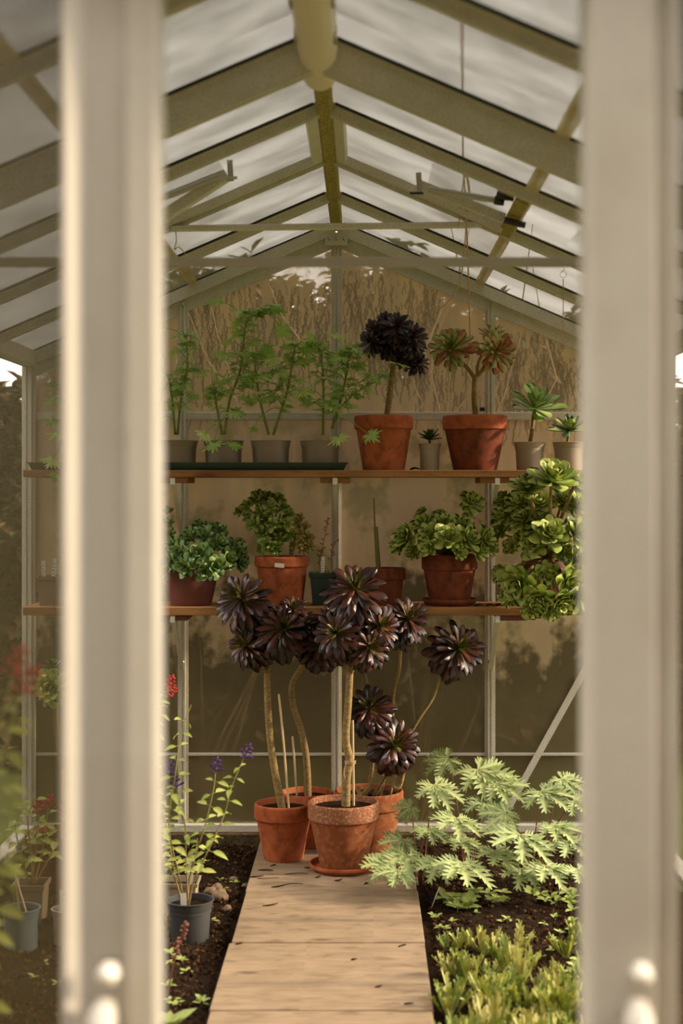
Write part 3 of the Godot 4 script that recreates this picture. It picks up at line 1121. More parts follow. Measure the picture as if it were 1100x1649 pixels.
func build_roof() -> void:
	var r := structure("ceiling", "pitched glass roof of grimy panes between pale aluminium rafters", "roof")
	# ridge beam, mossy below
	part(r, "ridge_beam", bevel_box(Vector3(CX - 0.022, RIDGE - 0.045, -BACK), Vector3(CX + 0.022, RIDGE + 0.02, -FRONT), 0.006), M.moss)
	for s in [-1.0, 1.0]:
		var at := func(off: float, z: float, down: float) -> Vector3:
			return Vector3(CX + s * off, roof_y(off) - down, z)
		for k in 7:
			var z0 := -BACK + k * BAY + 0.006
			var z1 := z0 + BAY - 0.012
			for half in 2:
				var o0 := 0.012 if half == 0 else 0.56
				var o1 := 0.575 if half == 0 else HW
				var dn := 0.0 if half == 0 else 0.004
				var pts := [at.call(o0, z0, dn), at.call(o0, z1, dn), at.call(o1, z1, dn), at.call(o1, z0, dn)]
				var u0 := 0.37 * k + 0.13 * half
				var v0 := 0.21 * k + 0.5 * half
				part(r, "pane", pane_mesh(pts, Vector3.ZERO, [Vector2(u0, v0), Vector2(u0, v0 + 0.5), Vector2(u0 + 0.5, v0 + 0.5), Vector2(u0 + 0.5, v0)]), M.roof_glass_low if half == 1 else M.roof_glass)
		for k in range(0, 8):
			var z := -BACK + k * BAY
			var b := B.new()
			if k == 4:    # a deeper truss rafter
				extrude(b, glazing_profile(0.05, 0.008, 0.036, 0.085), at.call(0.02, z, 0.002), at.call(HW, z, 0.002), Vector3.UP)
			else:
				extrude(b, glazing_profile(0.052, 0.008, 0.026, 0.034), at.call(0.02, z, 0.002), at.call(HW, z, 0.002), Vector3.UP)
			part(r, "rafter", b.mesh(), M.bar)
			for e in [-1.0, 1.0]:  # thin black strip along both edges of each rafter
				part(r, "edge_strip", bar_mesh(at.call(0.03, z + e * 0.0285, 0.005), at.call(HW, z + e * 0.0285, 0.005), Vector3.UP, 0.005, 0.008), M.black_plastic)
		# strip where the upper pane laps the lower
		for k in 7:
			var z0 := -BACK + k * BAY + 0.027
			var lap := [at.call(0.548, z0, 0.012), at.call(0.548, z0 + BAY - 0.054, 0.012), at.call(0.584, z0 + BAY - 0.054, 0.012), at.call(0.584, z0, 0.012)]
			part(r, "lap_strip", pane_mesh(lap, Vector3.ZERO, [Vector2(0, 0), Vector2(0, 1), Vector2(0.1, 1), Vector2(0.1, 0)]), M.lap_film)
		# the ventilator in the third bay, with its own frame
		var za := -BACK + 2 * BAY + 0.03
		var zb := -BACK + 3 * BAY - 0.03
		var v := Node3D.new()
		v.name = "ventilator"
		r.add_child(v, true)
		for z in [za, zb]:
			part(v, "frame_side", bar_mesh(at.call(0.03, z, 0.016), at.call(0.55, z, 0.016), Vector3.UP, 0.022, 0.026), M.bar)
		part(v, "frame_foot", bar_mesh(at.call(0.55, za, 0.03), at.call(0.55, zb, 0.03), Vector3(s * SLOPE, 1, 0), 0.04, 0.02), M.moss)
		part(v, "frame_head", bar_mesh(at.call(0.04, za, 0.02), at.call(0.04, zb, 0.02), Vector3(s * SLOPE, 1, 0), 0.03, 0.02), M.bar)


func build_front() -> void:
	var w := structure("wall_front", "front gable frame of the greenhouse round the sliding doors", "wall")
	var z := -FRONT
	part(w, "door_track", bevel_box(Vector3(CX - HW, 1.99, z - 0.02), Vector3(CX + HW, 2.04, z + 0.05), 0.004), M.door_paint)
	part(w, "sill", bevel_box(Vector3(CX - HW, 0.0, z - 0.03), Vector3(CX + HW, 0.03, z + 0.03), 0.004), M.bar)
	for s in [-1.0, 1.0]:
		part(w, "corner_post", bevel_box(Vector3(CX + s * HW - 0.025, 0.03, z - 0.03), Vector3(CX + s * HW + 0.025, 1.95, z + 0.02), 0.004), M.bar)
		var b := B.new()
		extrude(b, PackedVector2Array([Vector2(-0.015, -0.04), Vector2(0.015, -0.04), Vector2(0.015, 0.04), Vector2(-0.015, 0.04)]), Vector3(CX, RIDGE - 0.05, z), Vector3(CX + s * HW, roof_y(HW) - 0.05, z), Vector3.UP)
		part(w, "gable_rafter", b.mesh(), M.bar)


# a stile of the sliding door: its section is a folded sheet seen from above; s = -1 for the door by the salvias
func build_doors() -> void:
	var z := -FRONT + 0.03
	var sc := F / 1.63
	var X := func(px: float) -> float:
		return (px - VX) / sc
	# the two doors differ in which faces they turn to the light
	var secs := [
		[[99, 0.0], [108, 0.004], [109, 0.012], [136, -0.002], [198, -0.004], [208, 0.004], [248, 0.001], [256, -0.004], [258, -0.024], [258, -0.034], [99, -0.034]],
		[[941, -0.030], [944, -0.004], [956, 0.006], [1052, 0.006], [1058, -0.006], [1076, -0.006], [1080, 0.0], [1092, 0.0], [1092, -0.034], [941, -0.034]]]
	for n in 2:
		var t := structure("door_%d" % (n + 1), "pale painted metal sliding door with a grimy pane %s" % ("on the side of the salvia bed" if n == 0 else "on the side of the salad bed"), "door")
		var pr := PackedVector2Array()
		for q in secs[n]:
			pr.append(Vector2(X.call(q[0]), -q[1]))
		var b := B.new()
		# x stays x, the section's y points away from the viewer
		for k in pr.size():
			var p0 := pr[k]
			var p1 := pr[(k + 1) % pr.size()]
			b.flat_quad(Vector3(p1.x, 0.03, z - p1.y), Vector3(p0.x, 0.03, z - p0.y), Vector3(p0.x, 1.99, z - p0.y), Vector3(p1.x, 1.99, z - p1.y))
		part(t, "stile", b.mesh(), M.door_paint)
		var xs: float = X.call(99.0) if n == 0 else X.call(1092.0)
		var xe: float = CX - HW + 0.03 if n == 0 else CX + HW - 0.03
		var x0 := minf(xs, xe)
		var x1 := maxf(xs, xe)
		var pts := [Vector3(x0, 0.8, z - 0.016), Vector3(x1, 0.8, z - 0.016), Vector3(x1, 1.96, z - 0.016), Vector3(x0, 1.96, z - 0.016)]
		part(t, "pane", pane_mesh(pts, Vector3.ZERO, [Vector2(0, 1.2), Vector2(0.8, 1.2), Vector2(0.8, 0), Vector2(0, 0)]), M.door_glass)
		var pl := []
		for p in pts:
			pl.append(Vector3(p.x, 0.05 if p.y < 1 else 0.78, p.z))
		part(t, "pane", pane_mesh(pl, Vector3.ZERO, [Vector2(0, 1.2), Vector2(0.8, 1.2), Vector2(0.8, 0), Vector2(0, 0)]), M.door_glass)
		part(t, "outer_stile", bevel_box(Vector3(xe - 0.02, 0.03, z - 0.03), Vector3(xe + 0.02, 1.99, z), 0.003), M.door_paint)
		part(t, "bottom_rail", bevel_box(Vector3(x0, 0.03, z - 0.03), Vector3(x1, 0.09, z), 0.003), M.door_paint)
		part(t, "top_rail", bevel_box(Vector3(x0, 1.95, z - 0.03), Vector3(x1, 1.99, z), 0.003), M.door_paint)
		# pull handle: a dished boss with a rounded bar hanging below it
		var hx: float = X.call(178.0) if n == 0 else X.call(1030.0)
		var hy := H + (VY - 1562.0) / sc
		var pull := Node3D.new()
		pull.name = "handle"
		t.add_child(pull, true)
		var c := B.new()
		var dome := [Vector2(0.0, 0.022), Vector2(0.005, 0.0212), Vector2(0.009, 0.018), Vector2(0.0112, 0.012), Vector2(0.0115, 0.0)]
		lathe(dome, 20, Vector3.ZERO, c)
		part(pull, "boss", c.mesh(), M.white_plastic, Transform3D(Basis(Vector3.RIGHT, PI / 2), Vector3(hx, hy, z + 0.008)))
		var g := B.new()
		tube(g, curve([Vector3(hx - 0.004, hy - 0.034, z + 0.008), Vector3(hx - 0.006, hy - 0.055, z + 0.034), Vector3(hx - 0.006, hy - 0.09, z + 0.042), Vector3(hx - 0.006, hy - 0.16, z + 0.036), Vector3(hx - 0.004, hy - 0.19, z + 0.006)], 5), [0.010, 0.012, 0.014, 0.016], 12)
		part(pull, "grip", g.mesh(), M.door_paint)


func build_ground() -> void:
	# the soil beds: one surface, sunk along the path
	var f := structure("floor", "dark crumbly soil of the beds on both sides of the path", "soil")
	var b := B.new()
	var n1 := noise(91, 3.0, 3)
	var n2 := noise(92, 26.0, 3)
	var step := 0.018
	var nx := int(2.0 * HW / step)
	var nz := int((BACK - FRONT) / step)
	for j in nz + 1:
		for k in nx + 1:
			var x := CX - HW + k * step
			var z := -BACK + j * step
			var y := n1.get_noise_2d(x, z) * 0.022 + n2.get_noise_2d(x, z) * 0.016
			var e := absf(x - CX)
			if e < 0.33:
				y = minf(y, 0.002) - 0.012
			b.p(Vector3(x, y, z))
	for j in nz:
		for k in nx:
			var a := j * (nx + 1) + k
			b.quad(a, a + nx + 1, a + nx + 2, a + 1)
	part(f, "soil_bed", b.mesh(), M.soil)
	# paving boards down the middle
	var p := structure("floor_path", "path of square pale weathered boards leading to the pots", "path")
	var ends := [-5.87, -5.10, -4.516, -3.93, -3.35, -2.77, -2.19, -1.70]
	for k in ends.size() - 1:
		var x0 := CX - 0.297 + 0.004 * sin(k * 2.1)
		var x1 := CX + 0.29 + 0.003 * sin(k * 1.3)
		var m := bevel_box(Vector3(x0, -0.012, ends[k] + 0.003), Vector3(x1, 0.03 + 0.001 * sin(k * 1.7), ends[k + 1] - 0.003), 0.0022)
		# grain runs across the path
		var arr := m.surface_get_arrays(0)
		var uv := PackedVector2Array()
		for q in arr[Mesh.ARRAY_VERTEX]:
			uv.append(Vector2((q.x - x0) * 1.6 + 0.31 * k, (q.z - ends[k]) * 1.55 + 0.43 * k))
		arr[Mesh.ARRAY_TEX_UV] = uv
		var am := ArrayMesh.new()
		am.add_surface_from_arrays(Mesh.PRIMITIVE_TRIANGLES, arr)
		part(p, "paving_board", am, M.slab)
	var kb := structure("trim_1", "low weathered kerb along the foot of the back gable", "kerb")
	part(kb, "kerb_board", bevel_box(Vector3(CX - HW, -0.02, -BACK - 0.03), Vector3(CX + HW, 0.046, -BACK + 0.045), 0.006), M.kerb)
	# the garden outside: lawn
	var g := structure("lawn", "grass of the garden outside the glass", "lawn")
	var c := B.new()
	c.flat_quad(Vector3(-30, -0.06, 30), Vector3(30, -0.06, 30), Vector3(30, -0.06, -40), Vector3(-30, -0.06, -40), lin(78, 86, 42))
	part(g, "turf", c.mesh(), M.grass)
	var pv := structure("pavement", "beige gravel path outside the greenhouse doors", "path")
	part(pv, "gravel", bevel_box(Vector3(CX - 1.6, -0.08, -FRONT + 0.05), Vector3(CX + 1.6, -0.03, 4.0), 0.01), M.kerb)


func hedge(called: String, label: String, a: Vector3, e: Vector3, h: float, deep: float, count: int, sd: int, brown: float, dome: float, leaf := 1.0) -> void:
	var t := thing(called, label, called, (a + e) / 2)
	var r := RandomNumberGenerator.new()
	r.seed = sd
	var along := e - a
	var side := along.cross(Vector3.UP).normalized()
	var n := noise(sd, 0.9, 3)
	for kind in 2:
		var mm := MultiMesh.new()
		mm.transform_format = MultiMesh.TRANSFORM_3D
		mm.mesh = LM.hedge[kind]
		var num := int(count * (brown if kind else 1.0 - brown))
		mm.instance_count = num
		for k in num:
			var s := r.randf()
			var top := h * (0.95 + 0.12 * n.get_noise_1d(s * along.length() * 2.0)) * (1.0 - dome * pow(absf(s * 2.0 - 1.0), 2.0))
			var y := r.randf() * top
			var q := deep * (0.5 + 0.35 * n.get_noise_2d(s * along.length(), y)) * sqrt(r.randf()) * signf(r.randf_range(-1, 1))
			var p := a + along * s + side * q + Vector3.UP * y - t.position
			var dir := Vector3(r.randf_range(-1, 1), r.randf_range(-0.6, 0.6), r.randf_range(-1, 1))
			mm.set_instance_transform(k, Transform3D(frame_of(dir, Vector3.UP + dir * 0.1).scaled_local(Vector3.ONE * leaf * r.randf_range(0.07, 0.12)), p))
		var o := MultiMeshInstance3D.new()
		o.name = "foliage"
		o.multimesh = mm
		o.material_override = M.hedge
		o.set_meta("kind", "stuff")
		t.add_child(o, true)
	for k in 9:
		var b := B.new()
		var p := a + along * (k + 0.5) / 9.0 - t.position
		tube(b, [p - Vector3.UP * 0.06, p + Vector3(0.05, h * 0.25, 0), p + Vector3(-0.04, h * 0.45, 0)], [0.03, 0.022, 0.012], 6)
		part(t, "trunk", b.mesh(), M.bark)


func twiggy_shrub(label: String, foot: Vector3, h: float, sd: int) -> void:
	var t := thing("bare_shrub", label, "shrub", foot)
	var r := RandomNumberGenerator.new()
	r.seed = sd
	var b := B.new()
	for k in 9:
		var a := TAU * k / 9.0
		var out := Vector3(cos(a) * 0.35, 1.0, sin(a) * 0.15).normalized()
		var p := Vector3.ZERO
		var pts := [p]
		for s in 5:
			out = (out + Vector3(r.randf_range(-0.25, 0.25), 0, r.randf_range(-0.15, 0.15))).normalized()
			p += out * h / 5
			pts.append(p)
			if s > 0:
				var o2 := (out + Vector3(r.randf_range(-1, 1), 0.2, r.randf_range(-0.5, 0.5))).normalized()
				var mid := p + o2 * h * 0.12
				tube(b, [p, mid, mid + (o2 + Vector3.UP * 0.6).normalized() * h * 0.14], [0.004, 0.003, 0.0015], 5, lin(150, 124, 92), lin(150, 124, 92))
		tube(b, pts, taper(6, 0.008, 0.003), 6, lin(140, 116, 84), lin(156, 130, 96))
	part(t, "branches", b.mesh(), M.stem)


func build_fittings() -> void:
	# fluorescent batten under the ridge
	var y1 := 2.425
	var t := thing("fluorescent_light", "long cream fluorescent light fitting hung under the ridge, switched off", "light", Vector3(CX, y1, -3.05))
	var pr := PackedVector2Array()
	for k in 13:
		var a := PI + PI * k / 12.0
		pr.append(Vector2(cos(a) * 0.044, sin(a) * 0.042 - 0.008))
	var b := B.new()
	var n := pr.size()
	var rings := [[-3.655, 0.80], [-3.648, 0.94], [-3.63, 1.0], [-2.47, 1.0], [-2.45, 0.94]]
	for q in rings:
		for p in pr:
			b.p(Vector3(p.x * q[1], -0.008 + (p.y + 0.008) * q[1], q[0] + 3.05))
	for k in rings.size() - 1:
		for j in n - 1:
			b.quad(k * n + j, k * n + j + 1, (k + 1) * n + j + 1, (k + 1) * n + j)
	for e in [0, rings.size() - 1]:
		var mid := b.p(Vector3(0, -0.012, rings[e][0] + 3.05))
		for j in n - 1:
			b.tri(mid, e * n + j, e * n + j + 1)
	part(t, "diffuser", b.mesh(), M.diffuser)
	part(t, "tray", bevel_box(Vector3(-0.046, -0.010, -0.61), Vector3(0.046, 0.016, 0.61), 0.004), M.white_plastic)
	for s in [-1.0, 1.0]:
		for z in [-0.5, -0.27, -0.02, 0.25]:
			part(t, "clip", bevel_box(Vector3(s * 0.044 - 0.004, -0.026, z - 0.022), Vector3(s * 0.044 + 0.004, 0.004, z + 0.022), 0.0015), M.steel)
	for z in [-0.45, 0.45]:
		part(t, "hanger", bevel_box(Vector3(-0.006, 0.014, z - 0.01), Vector3(0.006, 0.07, z + 0.01), 0.001), M.steel)
	# tie bars
	t = thing("tie_rod", "thin round pale tie rod crossing just below the ridge by the vent openers", "rod", Vector3(CX, 2.2, -4.68))
	b = B.new()
	tube(b, [W(276, 368, 4.68) - t.position, W(775, 362, 4.68) - t.position], [0.0105], 10)
	part(t, "rod", b.mesh(), M.bar)
	for s in [[272, 369, 256, 358], [778, 362, 792, 366]]:
		var c := B.new()
		tube(c, [W(s[0], s[1], 4.68) - t.position, W(s[2], s[3], 4.68) - t.position], [0.005], 6)
		part(t, "end_lug", c.mesh(), M.steel)
	t = thing("tie_bar", "flat grey tie bar spanning the house from eave to eave", "bar", Vector3(CX, 1.93, -3.46))
	part(t, "bar", bevel_box(Vector3(-HW + 0.03, -0.0115, -0.005), Vector3(HW - 0.03, 0.0115, 0.005), 0.002), M.tie)
	for s in [-1.0, 1.0]:
		part(t, "end_bracket", bevel_box(Vector3(s * (HW - 0.05) - 0.02, -0.02, -0.012), Vector3(s * (HW - 0.05) + 0.02, 0.02, -0.004), 0.002), M.steel)
	# automatic vent openers
	for s in [-1.0, 1.0]:
		var d := 4.36
		var P := func(px: float, py: float, dd: float) -> Vector3:
			return W(px, py, dd)
		var root: Vector3 = P.call(675.0, 300.0, d) if s > 0 else P.call(372.0, 276.0, d)
		t = thing("vent_opener", "automatic roof vent opener with grey arms %s" % ("and black knobs under the warm-lit slope" if s > 0 else "under the bluish slope, partly behind the door"), "opener", root)
		if s > 0:
			_arm(t, P.call(676.0, 298.0, d), P.call(812.0, 352.0, d), 0.026, 0.020, "bar", "arm")
			_arm(t, P.call(676.0, 312.0, d + 0.03), P.call(808.0, 372.0, d + 0.03), 0.014, 0.012, "bar", "arm")
			_rod(t, P.call(690.0, 305.0, d - 0.03), P.call(796.0, 322.0, d - 0.03), 0.010, "steel", "cylinder")
			_rod(t, P.call(796.0, 322.0, d - 0.03), P.call(812.0, 325.0, d - 0.03), 0.013, "black_plastic", "collar")
			_rod(t, P.call(800.0, 312.0, d - 0.05), P.call(828.0, 318.0, d - 0.05), 0.013, "black_plastic", "knob")
			_rod(t, P.call(812.0, 354.0, d - 0.02), P.call(846.0, 363.0, d - 0.02), 0.010, "black_plastic", "knob")
			_arm(t, P.call(674.0, 278.0, d - 0.01), P.call(676.0, 314.0, d - 0.01), 0.016, 0.006, "steel", "pivot_plate")
			_rod(t, P.call(660.0, 311.0, d - 0.03), P.call(682.0, 311.0, d - 0.03), 0.004, "black_plastic", "pin")
		else:
			_arm(t, P.call(366.0, 282.0, d), P.call(262.0, 350.0, d), 0.030, 0.040, "bar", "arm")
			_arm(t, P.call(362.0, 276.0, d + 0.03), P.call(258.0, 318.0, d + 0.03), 0.012, 0.012, "bar", "arm")
			_rod(t, P.call(352.0, 284.0, d - 0.03), P.call(256.0, 322.0, d - 0.03), 0.009, "steel", "cylinder")
			_arm(t, P.call(370.0, 258.0, d - 0.01), P.call(372.0, 292.0, d - 0.01), 0.016, 0.006, "steel", "pivot_plate")
			_rod(t, P.call(364.0, 288.0, d - 0.03), P.call(382.0, 286.0, d - 0.03), 0.005, "steel", "pin")
	# strings and hooks
	hang_string("long garden twine from a roof hook down to the forked red-green aeonium", [W(744, 38, 2.96), W(745, 150, 3.7), W(746, 262, 4.5), W(750, 330, 4.6), W(754, 430, 5.1), W(757, 548, 5.64)], 0.0028, [W(744, 26, 2.96), 0.009, 0.026])
	hang_string("knotted loop of garden twine on the tie rod beside a long twine", [W(738, 365, 4.66), W(742, 330, 4.64), W(748, 285, 4.6), W(756, 300, 4.6), W(752, 350, 4.6), W(746, 420, 4.72), W(738, 462, 4.8), W(716, 492, 4.85), W(690, 500, 4.88)], 0.0022, [])
	hang_string("short bundle of frayed twine ends tied in a knot", [W(728, 256, 4.5), W(742, 262, 4.5), W(750, 268, 4.5), W(753, 290, 4.5), W(758, 318, 4.5), W(764, 334, 4.5)], 0.0035, [])
	hang_string("thin string on a wire ring against the grey gable panes", [W(907, 449, 5.1), W(907, 500, 5.1), W(906, 560, 5.1)], 0.0016, [W(907, 442, 5.1), 0.011, 0.016])
	hang_string("thin string on a wire ring hanging close to the scented geraniums", [W(262, 462, 5.42), W(260, 520, 5.42), W(261, 610, 5.42)], 0.0014, [W(262, 453, 5.42), 0.010, 0.03])
	hang_string("short string loop dangling from the end of the tie rod", [W(283, 372, 4.66), W(284, 388, 4.66), W(281, 402, 4.66), W(288, 398, 4.66), W(300, 410, 4.66)], 0.0016, [])


func _arm(t: Node3D, a: Vector3, c: Vector3, w: float, th: float, mt: String, called: String) -> void:
	part(t, called, bar_mesh(a - t.position, c - t.position, Vector3.UP if absf((c - a).normalized().y) < 0.8 else Vector3.RIGHT, th, w), M[mt])


func _rod(t: Node3D, a: Vector3, c: Vector3, r: float, mt: String, called: String) -> void:
	var b := B.new()
	tube(b, [a - t.position, a.lerp(c, 0.5) - t.position, c - t.position], [r, r, r * 0.9], 10)
	part(t, called, b.mesh(), M[mt])


func build_shelves() -> void:
	for n in 2:
		var top := 1.477 if n == 0 else 0.963
		var t := thing("wooden_shelf", "long brown wooden shelf on metal brackets carrying %s" % ("the tray of geraniums" if n == 0 else "the jade plant"), "shelf", Vector3(CX, top, -5.73), "plant shelves across the back gable")
		var th := 0.027 if n == 0 else 0.031
		var m := bevel_box(Vector3(-HW + 0.05, -th, -0.135), Vector3(HW - 0.05, 0, 0.145), 0.002)
		var arr := m.surface_get_arrays(0)
		var uv := PackedVector2Array()
		for q in arr[Mesh.ARRAY_VERTEX]:
			uv.append(Vector2(q.x * 0.45 + 0.2 * n, (q.y + q.z) * 2.0 + 0.37 * n))
		arr[Mesh.ARRAY_TEX_UV] = uv
		var am := ArrayMesh.new()
		am.add_surface_from_arrays(Mesh.PRIMITIVE_TRIANGLES, arr)
		part(t, "board", am, M.shelf_wood)
		for k in 3:
			var x := (k - 1) * BAY
			var xb := x + (0.058 if k == 2 and n == 1 else 0.0 if k < 2 else -0.01)
			part(t, "batten", bevel_box(Vector3(xb - 0.055, -th - 0.021, -0.12), Vector3(xb + 0.055, -th, 0.132), 0.002), M.shelf_wood if n == 0 else M.bowl_brown)
			var br := Node3D.new()
			br.name = "bracket"
			t.add_child(br, true)
			part(br, "clip", bevel_box(Vector3(x - 0.009, -th - 0.028, 0.128), Vector3(x + 0.009, -th - 0.002, 0.138), 0.001), M.label)
			part(br, "strut", bar_mesh(Vector3(x, -th - 0.012, 0.12), Vector3(x, -th - 0.24, -0.165), Vector3(0, 1, 0), 0.016, 0.006), M.bar)


func build_top_shelf() -> void:
	var d := 5.7
	# tray
	var t := thing("seed_tray", "long shallow dark green plastic tray under the geraniums", "tray", W(370, 790, d) * Vector3(1, 0, 1) + Vector3.UP * 1.477)
	var b := B.new()
	var x0 := W(60, 0, d).x - t.position.x
	var x1 := W(553, 0, d).x - t.position.x
	var w := [[0.0, 0.0], [0.012, 0.028], [0.018, 0.029], [0.018, 0.026]]
	var ring := func(e: float, y: float) -> Array:
		return [Vector3(x0 - e, y, 0.095 + e), Vector3(x1 + e, y, 0.095 + e), Vector3(x1 + e, y, -0.095 - e), Vector3(x0 - e, y, -0.095 - e)]
	for k in w.size() - 1:
		var ra: Array = ring.call(w[k][0], w[k][1])
		var rb: Array = ring.call(w[k + 1][0], w[k + 1][1])
		for s in 4:
			b.flat_quad(ra[s], ra[(s + 1) % 4], rb[(s + 1) % 4], rb[s])
	var fl: Array = ring.call(0.0, 0.004)
	b.flat_quad(fl[0], fl[1], fl[2], fl[3])
	part(t, "tray_body", b.mesh(), M.tray_green)

	geranium("scented geranium in a taupe pot, half hidden, trailing over the shelf end", 128, d, 0.078, [[[128, 700], [110, 660], [95, 625]], [[130, 700], [140, 650], [150, 610]]], [[88, 645, 0.055, 0.03], [84, 678, 0.05, 0.06], [92, 700, 0.05, 0.08], [84, 742, 0.052, 0.16], [90, 765, 0.04, 0.16]], 0.5)
	geranium("scented geranium in a taupe pot with leaves brushing the gable bar", 286, d, 0.078, [[[286, 700], [292, 640], [302, 590], [300, 545]], [[282, 700], [278, 650], [272, 610]]], [[312, 540, 0.055, 0.03], [290, 620, 0.055, 0.06], [272, 655, 0.05, 0.07], [318, 600, 0.05, 0.06], [300, 655, 0.05, 0.05], [262, 528, 0.04, 0.08]], 0.55)
	geranium("tallest scented geranium in a taupe pot with one long bare stalk", 360, d, 0.077, [[[362, 700], [370, 645], [386, 600], [392, 555], [400, 515], [430, 505]], [[358, 700], [350, 660], [345, 630]]], [[352, 484, 0.062, 0.06], [438, 498, 0.058, 0.06], [452, 530, 0.058, 0.05], [400, 500, 0.05, 0.03], [345, 715, 0.062, 0.13], [330, 700, 0.05, 0.12], [375, 715, 0.05, 0.11], [395, 640, 0.06, 0.06], [375, 665, 0.058, 0.08], [345, 600, 0.055, 0.05], [360, 570, 0.055, 0.04], [425, 560, 0.05, 0.05]], 0.75)
	geranium("scented geranium in a taupe pot with two bare reddish-green stems in a V", 436, d, 0.077, [[[433, 700], [420, 650], [413, 610], [410, 580]], [[440, 700], [455, 655], [465, 620], [470, 590], [475, 560]]], [[440, 575, 0.062, 0.06], [490, 560, 0.06, 0.05], [485, 630, 0.06, 0.06], [455, 600, 0.05, 0.07], [420, 605, 0.055, 0.05], [410, 690, 0.03, 0.05], [470, 555, 0.055, 0.04], [500, 545, 0.05, 0.02]], 0.55)
	geranium("scented geranium in a taupe pot leaning towards the dark aeonium", 516, d, 0.078, [[[520, 700], [521, 650], [520, 600], [515, 560]], [[540, 680], [552, 630], [560, 590], [562, 565]], [[535, 690], [545, 660], [575, 632], [612, 610]]], [[545, 540, 0.062, 0.04], [570, 560, 0.06, 0.06], [548, 575, 0.06, 0.07], [535, 655, 0.055, 0.06], [545, 705, 0.060, 0.14], [595, 700, 0.055, 0.13], [638, 585, 0.06, 0.13], [595, 565, 0.05, 0.06], [522, 585, 0.055, 0.06], [505, 545, 0.05, 0.03], [570, 610, 0.04, 0.05]], 0.6)

	# the purple-black aeonium
	var at := W(618, 790, d)
	at.y = 1.477
	t = thing("potted_aeonium", "purple-black small-leaved aeonium on one trunk in a terracotta pot", "plant", at, "aeoniums in terracotta on the top shelf")
	clay_pot(t, 0.113, 0.079, 0.209, 0.052, "clay")
	stem_part(t, "trunk", [W(622, 684, d), W(627, 640, d), W(632, 600, d), W(632, 575, d)], 0.013, 0.009, "bark")
	for q in [[608, 540, 34], [640, 528, 34], [662, 545, 34], [630, 552, 32], [655, 568, 32], [672, 585, 24], [600, 552, 26], [622, 522, 26]]:
		var c := W(q[0], q[1], d - rng.randf_range(0.0, 0.07))
		stem_part(t, "branch", [W(632, 585, d), W(632, 585, d).lerp(c, 0.5) + Vector3(0, -0.01, 0), c], 0.006, 0.004, "bark", 6)
		rosette(t, c, Vector3((q[0] - 636.0) / 60.0, 0.7 + rng.randf_range(-0.3, 0.2), 0.7), q[2] / 421.0, 40, [[0.4, LM.dark_small, "dark"], [1.0, LM.dark_small, "dark"]], {"spread": 125.0, "droop": 0.5, "least": 0.45})

	# the small succulent
	at = W(692, 790, d - 0.02)
	at.y = 1.477
	t = thing("potted_succulent", "tiny dark spiky succulent in a small taupe pot between two terracotta pots", "plant", at)
	nursery_pot(t, 0.044, 0.036, 0.102, "taupe_light")
	stem_part(t, "stem", [at + Vector3(0, 0.08, 0), at + Vector3(0, 0.115, 0)], 0.005, 0.005, "bark", 6)
	rosette(t, at + Vector3(0, 0.118, 0), Vector3(0, 1, 0.15), 0.056, 26, [[1.0, LM.green_dark, "green"]], {"open": 12.0, "spread": 92.0, "droop": 0.0, "least": 0.5})

	# forked red and green aeonium
	at = W(765, 790, d)
	at.y = 1.477
	t = thing("potted_aeonium", "forked green and russet aeonium with two big rosettes in a wide terracotta pot", "plant", at, "aeoniums in terracotta on the top shelf")
	clay_pot(t, 0.124, 0.083, 0.209, 0.054, "clay_dark", "clay")
	stem_part(t, "trunk", [W(768, 684, d), W(764, 645, d), W(765, 604, d)], 0.012, 0.010, "bark")
	stem_part(t, "branch", [W(765, 610, d), W(752, 592, d), W(736, 578, d - 0.01)], 0.008, 0.007, "bark")
	stem_part(t, "branch", [W(765, 610, d), W(778, 594, d), W(790, 568, d - 0.01)], 0.008, 0.007, "bark")
	stem_part(t, "branch", [W(768, 606, d), W(772, 580, d + 0.02), W(792, 545, d + 0.03)], 0.006, 0.006, "bark")
	rosette(t, W(728, 563, d - 0.02), Vector3(-0.25, 0.35, 0.9), 0.092, 44, [[0.3, [LM.two[1]], "two_tone"], [1.0, LM.two, "two_tone"]], {"spread": 92.0, "least": 0.5, "droop": 0.1})
	rosette(t, W(797, 566, d - 0.02), Vector3(0.25, 0.15, 0.95), 0.09, 44, [[1.0, LM.two, "two_tone"]], {"spread": 92.0, "least": 0.5, "droop": 0.1})
	rosette(t, W(793, 545, d + 0.03), Vector3(0.1, 1.0, 0.2), 0.07, 24, [[1.0, LM.two, "two_tone"]], {"spread": 75.0, "least": 0.5, "droop": 0.0})

	# two succulents at the end
	at = W(853, 790, d)
	at.y = 1.477
	t = thing("potted_succulent", "bright green loose-leaved aeonium on a short stem in a taupe pot", "plant", at)
	nursery_pot(t, 0.061, 0.05, 0.108, "taupe_light")
	stem_part(t, "stem", [W(854, 712, d), W(857, 690, d), W(860, 664, d)], 0.008, 0.007, "bark", 7)
	rosette(t, W(861, 662, d), Vector3(0.1, 1.0, 0.55), 0.125, 20, [[1.0, LM.green_loose, "green"]], {"open": 20.0, "spread": 88.0, "droop": 0.05, "least": 0.5})
	at = W(916, 790, d)
	at.y = 1.477
	t = thing("potted_succulent", "low dark green rosette succulent in a taupe pot beside a bright green one", "plant", at)
	nursery_pot(t, 0.062, 0.052, 0.108, "taupe_light")
	stem_part(t, "stem", [W(914, 712, d), W(916, 696, d)], 0.007, 0.006, "bark", 6)
	rosette(t, W(917, 694, d - 0.01), Vector3(0.1, 1, 0.35), 0.085, 20, [[1.0, [LM.green_dark[0], LM.green[1]], "green"]], {"spread": 95.0, "droop": 0.1, "least": 0.4})


